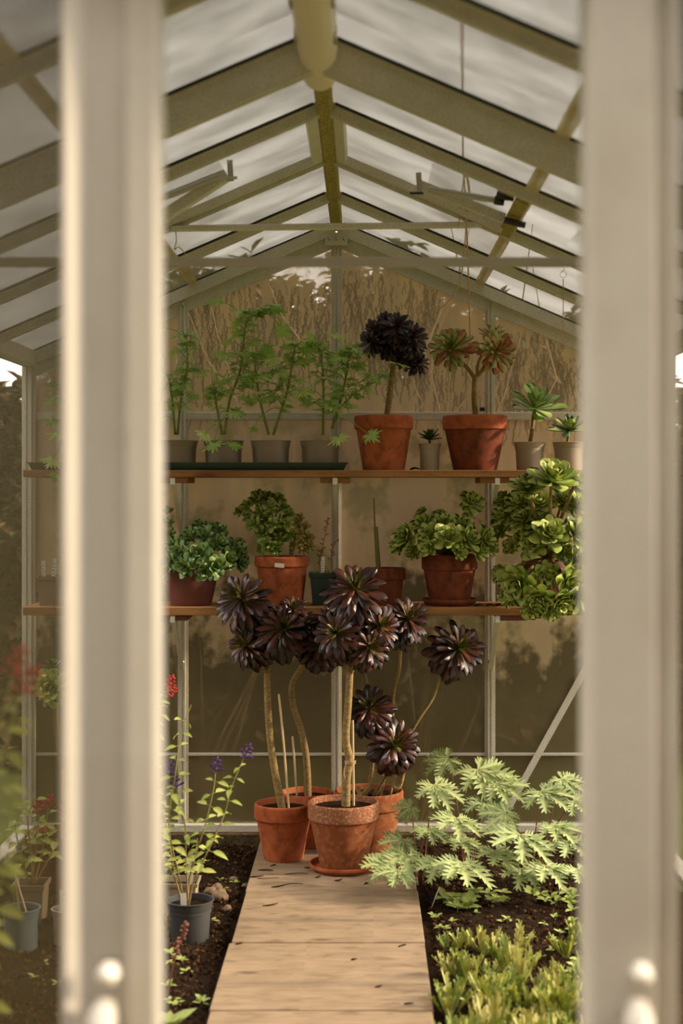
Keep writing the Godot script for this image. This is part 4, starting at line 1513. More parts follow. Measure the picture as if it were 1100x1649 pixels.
func heap(t: Node3D, d: float, list: Array, mid: Vector2, kinds: Array, n: int, o := {}) -> void:
	for q in list:
		var dd: float = d - (q[3] if q.size() > 3 else 0.0)
		var ax := Vector3((q[0] - mid.x) / 60.0, (mid.y - q[1]) / 90.0 + 0.25, 1.0)
		rosette(t, W(q[0], q[1], dd), ax, q[2] * 1.12 / F * dd, n, kinds, o)


func build_middle_shelf() -> void:
	var d := 5.7
	var Y := 0.963
	# square pot with two labels, seen through the door pane
	var at := W(84, 790, d)
	at.y = Y
	var t := thing("square_pot", "square taupe plastic pot holding two white plant labels", "pot", at)
	square_pot(t, 0.050, 0.040, 0.112, "taupe")
	plant_label(t, at + Vector3(-0.026, 0.085, 0.02), -0.05, 0.085, 0.014, 4)
	plant_label(t, at + Vector3(0.006, 0.085, 0.02), 0.10, 0.095, 0.014, 4)
	# spreading grey-green succulent
	at = W(308, 790, d)
	at.y = Y
	t = thing("potted_succulent", "mound of grey-green round-leaved succulent spilling over a brown bowl pot", "plant", at)
	var pr := [Vector2(0, 0), Vector2(0.077, 0), Vector2(0.105, 0.13), Vector2(0.097, 0.13), Vector2(0.09, 0.1)]
	part(t, "pot", lathe(crisp(pr), 36).mesh(), M.bowl_brown)
	soil_disc(t, 0.094, 0.112)
	var k1 := [[1.0, LM.blue_green, "green"]]
	var kk := [[0.6, LM.blue_green, "green"], [1.0, [LM.blue_green[1]], "green"]]
	heap(t, d, [[292, 890, 20, 0.08], [322, 893, 24, 0.11], [345, 912, 22, 0.12], [300, 912, 20, 0.13], [365, 900, 20, 0.07], [375, 885, 22, 0.03], [352, 878, 20, 0.05], [330, 868, 22, 0.03], [308, 866, 18, 0.02], [278, 905, 18, 0.09], [330, 920, 18, 0.13], [384, 905, 17, 0.04], [282, 880, 18, 0.04], [350, 858, 18, 0.0], [270, 920, 14, 0.09], [325, 850, 15, -0.02]], Vector2(325, 900), kk, 20, {"spread": 88.0, "least": 0.4, "droop": 0.1})
	stem_part(t, "stem", [W(282, 930, d), W(276, 880, d), W(271, 830, d)], 0.005, 0.003, "stem", 6, lin(110, 124, 60))
	heap(t, d, [[271, 824, 9, 0.0], [272, 842, 11, 0.01], [275, 860, 11, 0.02]], Vector2(272, 850), [[1.0, LM.jade, "green"]], 10, {"spread": 80.0, "least": 0.6})
	# jade plant
	at = W(454, 790, d)
	at.y = Y
	t = thing("potted_jade_plant", "bushy jade plant with a golden side in a bright terracotta pot", "plant", at)
	clay_pot(t, 0.104, 0.080, 0.187, 0.040, "clay")
	var b := B.new()
	add_box(b, Vector3(-0.018, 0, 0), Vector3(0.018, 0.016, 0.001))
	part(t, "price_sticker", b.mesh(), M.label, Transform3D(Basis(Vector3.FORWARD, 0.1), Vector3(-0.004, 0.148, 0.1042)))
	stem_part(t, "trunk", [W(446, 905, d), W(444, 880, d), W(440, 850, d)], 0.013, 0.008, "bark")
	stem_part(t, "trunk", [W(470, 905, d), W(470, 880, d), W(478, 850, d)], 0.011, 0.007, "bark")
	var jd := [[400, 818, 14, 0.02], [388, 825, 12, 0.0], [412, 808, 14, 0.03], [428, 803, 14, 0.01], [414, 800, 12, 0.0], [446, 806, 14, 0.02], [454, 818, 13, 0.05], [436, 818, 14, 0.06], [420, 828, 14, 0.05], [412, 846, 15, 0.07], [424, 860, 14, 0.07], [440, 845, 14, 0.08], [432, 876, 14, 0.08], [450, 868, 14, 0.06], [460, 844, 13, 0.07], [464, 830, 12, 0.03], [442, 884, 12, 0.07], [402, 836, 12, 0.03], [422, 884, 10, 0.05], [466, 860, 12, 0.06], [430, 836, 14, 0.02], [452, 856, 13, 0.02]]
	for q in jd:
		var c := W(q[0], q[1], d - q[3])
		stem_part(t, "branch", [W(442, 865, d), W(442, 865, d).lerp(c, 0.6), c], 0.005, 0.003, "bark", 5, Color.WHITE, 3)
	heap(t, d, jd, Vector2(434, 850), [[1.0, LM.jade, "green"]], 11, {"spread": 95.0, "least": 0.6, "droop": 0.05})
	var jg := [[478, 842, 11, 0.03], [490, 850, 12, 0.03], [482, 860, 12, 0.05], [496, 866, 11, 0.03], [484, 874, 12, 0.06], [498, 880, 10, 0.04], [474, 878, 10, 0.05], [488, 886, 9, 0.05], [484, 834, 8, 0.01]]
	for q in jg:
		var c := W(q[0], q[1], d - q[3])
		stem_part(t, "branch", [W(474, 870, d), W(474, 870, d).lerp(c, 0.6), c], 0.004, 0.002, "bark", 5, Color.WHITE, 3)
	heap(t, d, jg, Vector2(484, 864), [[1.0, LM.jade_gold, "green"]], 11, {"spread": 95.0, "least": 0.6, "droop": 0.05})
	# dark green square pot with dried stems
	at = W(526, 790, d + 0.01)
	at.y = Y
	t = thing("square_pot", "square dark green pot of low weeds with dried flower stalks", "pot", at)
	square_pot(t, 0.064, 0.052, 0.124, "pot_green")
	plant_label(t, at + Vector3(-0.016, 0.1, 0.03), 0.04, 0.085, 0.014, 5)
	b = B.new()
	var dry := lin(128, 92, 62)
	for q in [[[522, 920], [519, 890], [526, 850], [528, 836]], [[535, 920], [534, 890], [541, 872]], [[516, 920], [514, 900], [519, 885]]]:
		var pts := []
		for e in q:
			pts.append(W(e[0], e[1], d + 0.01) - at)
		var cv := curve(pts, 6)
		tube(b, cv, [0.0014], 5, dry, dry)
		for k in range(4, cv.size()):
			var o := Vector3(rng.randf_range(-1, 1), 0.3, rng.randf_range(-1, 1)).normalized() * 0.010
			tube(b, [cv[k], cv[k] + o, cv[k] + o * 1.5], [0.001, 0.003, 0.0012], 5, dry, lin(150, 110, 78))
	part(t, "dried_stalk", b.mesh(), M.dry)
	for k in 16:
		rosette(t, at + Vector3(rng.randf_range(-0.05, 0.05), 0.115, rng.randf_range(-0.04, 0.05)), Vector3(rng.randf_range(-0.4, 0.4), 1, 0.3), 0.018, 6, [[1.0, LM.seed, "salad"]], {"spread": 70.0, "least": 0.7})
	# pot with a bare stump
	at = W(622, 790, d + 0.0)
	at.y = Y
	t = thing("potted_cutting", "dark terracotta pot with a bare green pruned stem and thin cane", "plant", at)
	clay_pot(t, 0.074, 0.052, 0.142, 0.044, "clay_dark")
	stem_part(t, "stem", [W(610, 930, d), W(608, 890, d), W(605, 848, d)], 0.010, 0.008, "stem", 8, lin(112, 104, 62))
	stem_part(t, "cane", [W(604, 852, d), W(602, 802, d)], 0.003, 0.002, "stem", 5, lin(96, 78, 52))
	# green aeonium heap in a clay pot on a saucer
	at = W(724, 790, d)
	at.y = Y
	t = thing("clay_saucer", "dark terracotta saucer under the bushy green aeonium on the shelf", "saucer", at)
	saucer(0.103, 0.026, "clay_dark", t)
	at.y += 0.008
	t = thing("potted_aeonium", "bushy fresh green aeonium of small rosettes in a dark terracotta pot on saucer", "plant", at)
	clay_pot(t, 0.107, 0.078, 0.186, 0.058, "clay_dark")
	var list := [[658, 868, 27, 0.07], [684, 848, 22, 0.04], [694, 862, 22, 0.09], [716, 845, 20, 0.04], [722, 868, 26, 0.12], [692, 882, 18, 0.12], [752, 870, 24, 0.11], [775, 868, 24, 0.08], [768, 888, 18, 0.10], [742, 850, 22, 0.05], [645, 880, 18, 0.05], [708, 836, 16, 0.0], [668, 890, 14, 0.07], [740, 890, 14, 0.13], [786, 880, 18, 0.06], [680, 826, 10, -0.03]]
	for q in list:
		var c := W(q[0], q[1], d - q[3])
		stem_part(t, "branch", [W(720, 895, d), W(720, 885, d).lerp(c, 0.5), c], 0.006, 0.004, "bark", 5, Color.WHITE, 3)
	heap(t, d, list, Vector2(716, 880), [[1.0, LM.green, "green"]], 22, {"spread": 84.0, "least": 0.4, "droop": 0.05})
	stem_part(t, "branch", [W(722, 890, d), W(735, 845, d), W(757, 816, d)], 0.006, 0.005, "bark", 6)
	rosette(t, W(759, 812, d - 0.02), Vector3(0.15, 0.4, 0.9), 0.056, 30, [[1.0, LM.green, "green"]], {"spread": 95.0, "least": 0.4})
	# the great hanging green aeonium
	at = W(882, 790, d)
	at.y = Y
	t = thing("potted_aeonium", "huge overhanging green aeonium with many big rosettes hiding its dark pot", "plant", at)
	clay_pot(t, 0.10, 0.08, 0.17, 0.05, "bowl_brown")
	list = [[888, 778, 42, 0.24], [850, 790, 30, 0.2], [838, 815, 26, 0.06], [815, 832, 24, 0.02], [868, 815, 26, 0.10], [905, 812, 28, 0.08], [928, 815, 24, 0.12], [842, 842, 26, 0.07], [806, 858, 20, 0.02], [885, 862, 33, 0.16], [858, 880, 24, 0.12], [925, 860, 30, 0.14], [930, 900, 28, 0.14], [838, 935, 36, 0.16], [812, 925, 20, 0.08], [878, 925, 26, 0.12], [912, 935, 30, 0.17], [868, 960, 30, 0.24], [900, 965, 30, 0.24], [930, 955, 30, 0.22], [858, 978, 22, 0.25], [818, 962, 16, 0.14], [826, 880, 16, 0.05], [872, 840, 22, 0.10], [905, 890, 22, 0.12], [925, 782, 26, 0.2], [812, 808, 18, 0.0], [890, 982, 18, 0.25], [848, 860, 18, 0.08]]
	for q in list:
		var c := W(q[0], q[1], d - q[3])
		var from := W(882, 900, d)
		stem_part(t, "branch", [from, from.lerp(c, 0.5) + Vector3(0, 0.015, 0.0), c], 0.009, 0.006, "bark", 6, Color.WHITE, 3)
	heap(t, d, list, Vector2(875, 890), [[0.25, [LM.green[2]], "green"], [1.0, LM.green, "green"]], 26, {"spread": 88.0, "least": 0.38, "droop": 0.1})


func dark_ros(t: Node3D, px: float, py: float, d: float, rpx: float, ax: Vector3, n := 76) -> void:
	rosette(t, W(px, py, d), ax, rpx * 1.07 / F * d, n, [[0.14, LM.dark_heart, "dark"], [0.5, [LM.dark[0], LM.dark[1], LM.dark[3]], "dark"], [1.0, LM.dark, "dark"]], {"spread": 132.0, "droop": 0.75, "least": 0.3})


func build_floor_aeoniums() -> void:
	var y := 0.031
	# the pot by the salvia
	var d := 5.55
	var at := W(456.5, 790, d)
	at.y = y
	var t := thing("tree_aeonium", "dark aeonium tree with speckled trunk and cane in an orange terracotta pot by the salvia", "plant", at, "tall dark aeoniums on the path")
	clay_pot(t, 0.109, 0.073, 0.208, 0.058, "clay")
	stem_part(t, "trunk", [W(457, 1315, d), W(447, 1265, d), W(436, 1200, d), W(431, 1130, d), W(430, 1075, d)], 0.0155, 0.012, "bark", 9)
	var tips := [[393, 968, 54, 0.12, -0.5, 0.6], [400, 1040, 42, 0.10, -0.6, 0.3], [455, 1015, 52, 0.14, 0.1, 0.4], [470, 985, 34, 0.09, 0.3, 0.9]]
	for q in tips:
		var c := W(q[0], q[1], d - q[3])
		stem_part(t, "branch", [W(430, 1085, d), W(430, 1070, d).lerp(c, 0.5) + Vector3(0, -0.02, 0), c], 0.008, 0.006, "bark", 7)
		dark_ros(t, q[0], q[1], d - q[3], q[2], Vector3(q[4], q[5], 0.8))
	stem_part(t, "cane", [W(466, 1312, d - 0.02), W(457, 1200, d - 0.02), W(449, 1118, d - 0.02)], 0.0042, 0.0042, "stake", 7)
	# behind it
	d = 5.755
	at = W(494, 790, d)
	at.y = y
	t = thing("tree_aeonium", "dark aeonium with a curving trunk in a hindmost terracotta pot against the kerb", "plant", at, "tall dark aeoniums on the path")
	clay_pot(t, 0.104, 0.072, 0.208, 0.055, "clay")
	stem_part(t, "trunk", [W(496, 1290, d), W(494, 1230, d), W(486, 1180, d), W(473, 1140, d), W(470, 1105, d - 0.06), W(482, 1080, d - 0.12), W(498, 1058, d - 0.18)], 0.0145, 0.010, "bark", 9)
	for q in [[516, 1042, 46, 0.28, 0.1, 0.3], [482, 1010, 36, 0.27, -0.2, 0.7], [530, 1000, 34, 0.29, 0.2, 0.9]]:
		var c := W(q[0], q[1], d - q[3])
		stem_part(t, "branch", [W(492, 1068, d - 0.16), W(496, 1060, d - 0.2).lerp(c, 0.5), c], 0.008, 0.006, "bark", 7)
		dark_ros(t, q[0], q[1], d - q[3], q[2], Vector3(q[4], q[5], 0.8), 66)
	stem_part(t, "cane", [W(479, 1290, d - 0.03), W(471, 1186, d - 0.03)], 0.0042, 0.0042, "stake", 7)
	# the pot on the saucer
	d = 5.40
	at = W(553, 790, d)
	at.y = y
	t = thing("clay_saucer", "orange terracotta saucer under the chalky pot on the path", "saucer", at)
	saucer(0.125, 0.024, "clay", t)
	at.y += 0.008
	t = thing("tree_aeonium", "dark aeonium tree in a chalk-stained terracotta pot standing on a saucer", "plant", at, "tall dark aeoniums on the path")
	clay_pot(t, 0.129, 0.083, 0.236, 0.062, "clay_pale", "clay_chalk")
	stem_part(t, "trunk", [W(557, 1318, d), W(558, 1255, d), W(563, 1225, d), W(557, 1190, d), W(561, 1130, d), W(564, 1070, d)], 0.0165, 0.013, "bark", 9)
	for q in [[572, 955, 60, 0.10, 0.0, 0.8], [607, 1012, 46, 0.08, 0.5, 0.4], [545, 1022, 48, 0.14, -0.3, 0.3], [592, 1042, 44, 0.12, 0.3, 0.1], [560, 990, 46, 0.02, 0.0, 0.5]]:
		var c := W(q[0], q[1], d - q[3])
		stem_part(t, "branch", [W(564, 1085, d), W(564, 1070, d).lerp(c, 0.5), c], 0.009, 0.007, "bark", 7)
		dark_ros(t, q[0], q[1], d - q[3], q[2], Vector3(q[4], q[5], 0.8))
	stem_part(t, "cane", [W(570, 1318, d + 0.03), W(568, 1160, d + 0.03)], 0.0042, 0.0042, "stake", 7)
	var b := B.new()
	for k in 3:
		var cp := []
		for s in 13:
			var a := TAU * s / 12
			cp.append(W(564, 1225 + k * 2, d) - t.position + Vector3(cos(a) * 0.02, 0, sin(a) * 0.019 + 0.0))
		tube(b, cp, [0.0013], 5)
	tube(b, curve([W(559, 1226, d - 0.02) - t.position, W(554, 1240, d - 0.022) - t.position, W(556, 1255, d - 0.02) - t.position], 4), [0.0013], 5)
	part(t, "string_tie", b.mesh(), M.string)
	# the branching one at the back
	d = 5.715
	at = W(594, 790, d)
	at.y = y
	t = thing("tree_aeonium", "dark aeonium with several leaning stems in a wide stained terracotta pot", "plant", at, "tall dark aeoniums on the path")
	clay_pot(t, 0.133, 0.088, 0.222, 0.066, "clay_pale", "clay_pale")
	stem_part(t, "trunk", [W(612, 1290, d), W(618, 1230, d), W(630, 1160, d - 0.02), W(633, 1115, d - 0.06), W(642, 1080, d - 0.14), W(645, 1030, d - 0.22)], 0.011, 0.008, "bark", 8)
	dark_ros(t, 654, 1000, d - 0.25, 46, Vector3(0.3, 0.5, 0.7))
	stem_part(t, "branch", [W(628, 1280, d), W(640, 1220, d - 0.03), W(672, 1162, d - 0.05), W(698, 1122, d - 0.05), W(709, 1085, d - 0.05)], 0.0075, 0.006, "bark", 8)
	dark_ros(t, 735, 1046, d - 0.10, 54, Vector3(0.35, 0.35, 0.8), 78)
	stem_part(t, "branch", [W(590, 1285, d), W(598, 1245, d - 0.04), W(604, 1170, d - 0.06)], 0.009, 0.007, "bark", 8)
	dark_ros(t, 596, 1142, d - 0.12, 48, Vector3(-0.1, 0.5, 0.8), 72)
	stem_part(t, "branch", [W(600, 1285, d), W(618, 1255, d - 0.05), W(632, 1225, d - 0.08)], 0.009, 0.007, "bark", 8)
	dark_ros(t, 634, 1200, d - 0.15, 50, Vector3(0.15, 0.35, 0.9), 76)
	stem_part(t, "branch", [W(576, 1268, d - 0.02), W(582, 1280, d - 0.05), W(598, 1262, d - 0.07), W(606, 1238, d - 0.08)], 0.009, 0.008, "bark", 8)
	stem_part(t, "branch", [W(636, 1240, d - 0.06), W(634, 1266, d - 0.08), W(644, 1266, d - 0.08), W(650, 1240, d - 0.08)], 0.008, 0.008, "bark", 8)


func build_left_bed() -> void:
	# salvia in the black pot
	var d := 4.64
	var at := W(306, 790, d)
	at.y = 0.0
	var t := thing("potted_salvia", "purple-flowered salvia in a round black pot with a white label", "plant", at)
	nursery_pot(t, 0.073, 0.058, 0.128, "pot_black")
	plant_label(t, W(296, 1467, d - 0.05), -0.03, 0.055, 0.018)
	salvia_stems(t, d, [[[302, 1470], [312, 1420], [335, 1370], [362, 1310], [372, 1270], [392, 1222]], [[300, 1470], [308, 1400], [330, 1330], [344, 1270], [347, 1245]], [[298, 1465], [290, 1420], [272, 1330], [282, 1250], [292, 1180], [308, 1135]], [[296, 1465], [280, 1410], [262, 1380], [258, 1300], [268, 1250]], [[304, 1465], [300, 1390], [298, 1330], [285, 1270]]], 0.056, lin(92, 62, 116), [0, 1, 3, 4])
	# beige rectangular pot behind it
	d = 4.98
	at = W(288, 790, d)
	at.y = 0.0
	t = thing("square_pot", "low beige rectangular pot with a tall label behind the black salvia pot", "pot", at)
	square_pot(t, 0.055, 0.046, 0.10, "taupe_light", 1.2)
	plant_label(t, W(305, 1428, d), 0.08, 0.10, 0.02)
	salvia_stems(t, d, [[[285, 1430], [275, 1370], [262, 1300]], [[300, 1430], [312, 1390], [318, 1350]]], 0.04, lin(92, 62, 116), [])
	# pots seen through the door pane
	d = 4.56
	at = W(34, 790, d)
	at.y = 0.0
	t = thing("round_pot", "blue-grey round plastic pot with two thin canes", "pot", at)
	nursery_pot(t, 0.058, 0.05, 0.125, "pot_blue")
	stem_part(t, "cane", [W(44, 1475, d), W(20, 1395, d)], 0.003, 0.003, "stake", 6)
	stem_part(t, "cane", [W(32, 1475, d), W(24, 1400, d)], 0.003, 0.003, "stake", 6)
	d = 4.86
	at = W(50, 790, d)
	at.y = 0.0
	t = thing("potted_salvia", "leafy red-flowered salvia in a square taupe pot", "plant", at)
	square_pot(t, 0.052, 0.043, 0.125, "taupe")
	salvia_stems(t, d, [[[52, 1425], [50, 1370], [45, 1320], [55, 1285]], [[48, 1425], [35, 1380], [25, 1330], [38, 1300]], [[54, 1425], [68, 1370], [75, 1320], [78, 1300]], [[54, 1425], [80, 1380], [96, 1340], [100, 1310]], [[50, 1425], [60, 1350], [62, 1310]]], 0.055, lin(176, 44, 40), [2, 3, 4])
	d = 4.6
	at = W(108, 790, d)
	at.y = 0.0
	t = thing("round_pot", "pale taupe round pot with one upright white label by the blue-grey pot", "pot", at)
	nursery_pot(t, 0.047, 0.04, 0.112, "taupe_light")
	plant_label(t, W(98, 1470, d - 0.02), 0.0, 0.072, 0.009)
	# green tree aeonium in the corner
	d = 5.25
	at = W(96, 790, d)
	at.y = 0.0
	t = thing("tree_aeonium", "green tree aeonium on a rough dark stem tied to a cane, in a corner pot", "plant", at)
	clay_pot(t, 0.12, 0.085, 0.20, 0.055, "clay_dark")
	stem_part(t, "trunk", [W(104, 1380, d), W(105, 1310, d), W(103, 1250, d), W(95, 1200, d), W(90, 1160, d), W(90, 1120, d)], 0.012, 0.009, "bark", 8)
	stem_part(t, "cane", [W(99, 1380, d - 0.02), W(100, 1240, d - 0.02)], 0.005, 0.005, "stake", 6)
	rosette(t, W(84, 1108, d - 0.03), Vector3(-0.05, 0.25, 0.95), 0.075, 34, [[0.6, LM.green, "green"], [1.0, [LM.two[1], LM.green[1]], "green"]], {"spread": 105.0, "least": 0.4})
	rosette(t, W(86, 1078, d + 0.03), Vector3(0.0, 1, 0.2), 0.05, 20, [[1.0, LM.green_dark, "green"]], {"spread": 75.0, "least": 0.5})
	# salvia near the door, out of focus
	at = Vector3(-0.66, 0.0, -2.45)
	t = thing("salvia_bush", "tall red-flowered salvia bush growing in the bed just inside the door", "shrub", at)
	salvia_stems(t, 2.45, [[[-62, 2140], [-50, 1700], [-20, 1350], [20, 1160], [34, 1120]], [[-62, 2140], [-60, 1700], [-50, 1350], [-10, 1200], [20, 1090]], [[-62, 2140], [-40, 1700], [-30, 1500], [5, 1300], [30, 1240]], [[-62, 2140], [-45, 1600], [0, 1420], [15, 1340]]], 0.06, lin(190, 44, 40), [0, 1])
	# red salvia tip by the gable post
	d = 4.9
	at = W(236, 790, d)
	at.y = 0.0
	t = thing("salvia_sprig", "slender red-flowered salvia sprig rising beside the gable glazing bar", "plant", at)
	salvia_stems(t, d, [[[236, 1470], [232, 1350], [240, 1200], [255, 1130], [266, 1118]], [[236, 1470], [240, 1300], [250, 1180], [272, 1106]]], 0.045, lin(206, 66, 66), [0, 1])
	# dried stalk and a stone or two
	at = W(282, 1600, 4.15)
	at.y = 0.0
	t = thing("dried_stalk", "dried red-brown seed stalk standing before the black pot", "plant", at)
	var b := B.new()
	var cv := curve([W(268, 1612, 4.15) - at, W(278, 1560, 4.15) - at, W(290, 1515, 4.15) - at, W(300, 1490, 4.15) - at], 6)
	tube(b, cv, [0.0025], 6, lin(112, 76, 56), lin(132, 86, 70))
	for k in range(8, cv.size()):
		for e in 3:
			var o := Vector3(rng.randf_range(-1, 1), rng.randf_range(-0.2, 0.8), rng.randf_range(-1, 1)).normalized() * 0.014
			tube(b, [cv[k], cv[k] + o * 0.7, cv[k] + o], [0.001, 0.0045, 0.0015], 5, lin(120, 80, 62), lin(146, 100, 84))
	part(t, "stalk", b.mesh(), M.dry)
	for q in [[355, 1440, 0.034], [338, 1430, 0.022], [350, 1425, 0.02], [376, 1412, 0.016], [365, 1460, 0.018], [395, 1422, 0.013]]:
		var dd: float = F * H / (q[1] - VY + 8.0)
		var p := W(q[0], 790, dd)
		p.y = 0.008
		var s := thing("stone", "rough brown stone lying on the soil between salvia pot and path", "stone", p, "stones by the salvia pot")
		part(s, "body", rock(q[2], rng.randi()), M.stone)


func rock(r: float, sd: int) -> ArrayMesh:
	var b := B.new()
	var n := noise(sd % 1000, 1.3, 2)
	var rows := 6
	var seg := 9
	for j in rows + 1:
		for k in seg:
			var th := PI * j / rows
			var a := TAU * k / seg
			var p := Vector3(sin(th) * cos(a), cos(th) * 0.65, sin(th) * sin(a))
			b.p(p * r * (1.0 + 0.5 * n.get_noise_3dv(p * 1.3)))
	for j in rows:
		for k in seg:
			var k2 := (k + 1) % seg
			b.quad(j * seg + k, j * seg + k2, (j + 1) * seg + k2, (j + 1) * seg + k)
	return b.mesh()


func build_right_bed() -> void:
	feather_plant("feathery silver-green plant reaching over the path onto the saucer", W(672, 790, 5.3) * Vector3(1, 0, 1), [[655, 1378, 5.15, 0.115, 0.7, 0.2], [622, 1392, 5.08, 0.085, 0.5, -0.6], [640, 1402, 5.0, 0.075, 0.4, -0.2], [690, 1335, 5.3, 0.07, 0.5, -0.4], [700, 1265, 5.4, 0.105, 0.6, 0.0], [648, 1352, 5.35, 0.075, 0.5, 0.0], [662, 1300, 5.45, 0.06, 0.4, -0.6]])
	feather_plant("broad feathery silver-green plant in the middle of the bed below the glazing rail", W(752, 790, 5.35) * Vector3(1, 0, 1), [[735, 1318, 5.2, 0.105, 0.7, 0.2], [745, 1390, 5.0, 0.12, 0.6, 0.2], [770, 1240, 5.5, 0.125, 0.7, 0.3], [722, 1222, 5.6, 0.085, 0.4, -0.7], [800, 1262, 5.45, 0.10, 0.6, 0.4], [780, 1290, 5.4, 0.10, 0.4, 0.0], [798, 1370, 5.1, 0.10, 0.5, 0.4], [705, 1392, 5.1, 0.085, 0.4, -0.3], [742, 1352, 5.2, 0.08, 0.5, 0.5]])
	feather_plant("feathery silver-green plant growing against the side glass by the diagonal brace", W(862, 790, 5.3) * Vector3(1, 0, 1), [[838, 1345, 5.1, 0.13, 0.8, 0.1], [872, 1275, 5.3, 0.105, 0.6, 0.3], [905, 1255, 5.4, 0.085, 0.4, 0.6], [925, 1290, 5.3, 0.09, 0.5, 0.7], [892, 1330, 5.2, 0.09, 0.5, 0.6], [915, 1355, 5.15, 0.10, 0.5, 0.4], [880, 1395, 5.0, 0.10, 0.4, 0.5], [815, 1310, 5.3, 0.085, 0.5, -0.4], [840, 1400, 5.05, 0.09, 0.4, -0.2], [930, 1400, 5.0, 0.09, 0.4, 0.5]])
	# tall narrow stake labels
	for q in [[692, 1460, 708, 1428], [733, 1527, 738, 1494]]:
		var dd: float = F * H / (q[1] - VY)
		var foot := W(q[0], q[1], dd)
		var t := thing("plant_stake", "thin white plastic stake %s" % ("leaning in the bare soil near the feathery leaves" if q[0] == 692 else "upright in the soil behind the salad greens"), "label", foot)
		var b := B.new()
		tube(b, [Vector3(0, -0.02, 0), W(q[2], q[3], dd) - foot], [0.0022, 0.0018], 6)
		part(t, "stick", b.mesh(), M.label)
	# young broad-leaved seedlings
	var spots := []
	for k in 13:
		spots.append([rng.randf_range(705, 760), rng.randf_range(1452, 1470), 0.05])
	for k in 20:
		spots.append([rng.randf_range(760, 935), rng.randf_range(1440, 1464), 0.036])
	for k in 22:
		spots.append([rng.randf_range(690, 930), rng.randf_range(1470, 1560), 0.022])
	for k in 14:
		spots.append([rng.randf_range(915, 940), rng.randf_range(1470, 1600), 0.035])
	for q in spots:
		var dd: float = F * H / (q[1] - VY)
		var p := W(q[0], 790, dd)
		p.y = 0.0
		var t := thing("seedling", "small green seedling in the bare soil beside the feathery plants", "seedling", p, "seedlings in the salad bed")
		var b := B.new()
		tube(b, [Vector3(0, -0.015, 0), Vector3(0, q[2] * 0.4, 0)], [0.0013], 5, lin(140, 150, 84), lin(140, 150, 84))
		part(t, "stem", b.mesh(), M.stem)
		var n := rng.randi_range(3, 6)
		for k in n:
			var a := TAU * k / n + rng.randf()
			var dir := Vector3(cos(a), rng.randf_range(0.1, 1.0), sin(a))
			part(t, "leaf", LM.seed[0], M.salad, Transform3D(frame_of(dir, Vector3.UP + Vector3.BACK * 0.2).scaled_local(Vector3.ONE * q[2] * rng.randf_range(0.7, 1.1)), Vector3(0, q[2] * 0.3, 0)))
	# a few weeds among the salvias
	for k in 26:
		var py := rng.randf_range(1400, 1640)
		var dd: float = F * H / (py - VY)
		var edge := 405.0 - (py - 1400.0) * 0.30
		var p := W(rng.randf_range(268, edge - 8) if k < 20 else rng.randf_range(10, 110), 790, dd)
		p.y = 0.0
		var t := thing("weed", "small weed growing in the soil round the salvia pots", "weed", p, "weeds in the salvia bed")
		var n := rng.randi_range(4, 8)
		for e in n:
			var a := TAU * e / n + rng.randf()
			var dir := Vector3(cos(a), rng.randf_range(0.1, 0.8), sin(a))
			part(t, "leaf", LM.seed[0], M.salad, Transform3D(frame_of(dir, Vector3.UP).scaled_local(Vector3.ONE * rng.randf_range(0.014, 0.03)), Vector3(0, 0.004, 0)))
	# leafy tufts at the near end of both beds
	for q in [[268, 1660, 3.85, 0.075], [215, 1665, 3.6, 0.09], [60, 1655, 3.4, 0.11], [95, 1660, 3.5, 0.09]]:
		var p := W(q[0], 790, q[2])
		p.y = 0.0
		var t := thing("leafy_plant", "broad-leaved green plant at the near end of the salvia bed", "plant", p, "broad-leaved plants by the door")
		for k in 9:
			var a := k * 2.4
			var dir := Vector3(cos(a) * 0.7, rng.randf_range(0.3, 1.0), sin(a) * 0.7)
			part(t, "leaf", LM.seed[0], M.salad, Transform3D(frame_of(dir, Vector3.UP).scaled_local(Vector3.ONE * q[3] * rng.randf_range(0.8, 1.3)), Vector3.ZERO))
	# salad greens
	var gaps := noise(61, 3.5, 2)
	for j in 20:
		for k in 13:
			var dd := 4.5 - j * 0.062 + rng.randf_range(-0.045, 0.045)
			var x := 0.26 + k * 0.064 + rng.randf_range(-0.035, 0.035)
			if gaps.get_noise_2d(x, dd) > 0.22 or (j < 3 and rng.randf() < 0.5):
				continue
			if x > 0.16 * dd + 0.12:
				continue
			var t := thing("salad_plant", "upright yellow-green feathery salad seedling in the sown patch", "plant", Vector3(x, -0.004, -dd), "salad seedlings in the sown patch")
			var c := rng.randi_range(9, 13)
			var tall := rng.randf_range(0.04, 0.11)
			var kind: Array = [[0, 1, 2], [0, 2, 2], [1, 0, 6], [0, 1, 1]][rng.randi() % 4]
			for e in c:
				var a := e * 2.4 + rng.randf()
				var dir := Vector3(cos(a) * rng.randf_range(0.3, 1.1), 1.0, sin(a) * rng.randf_range(0.3, 1.1))
				var size := tall * rng.randf_range(0.7, 1.2)
				part(t, "leaf", LM.salad[kind[rng.randi() % kind.size()]], M.salad, Transform3D(frame_of(dir, Vector3(cos(a + PI), 0.6, sin(a + PI))).scaled_local(Vector3.ONE * size), Vector3(cos(a), 0, sin(a)) * 0.006))


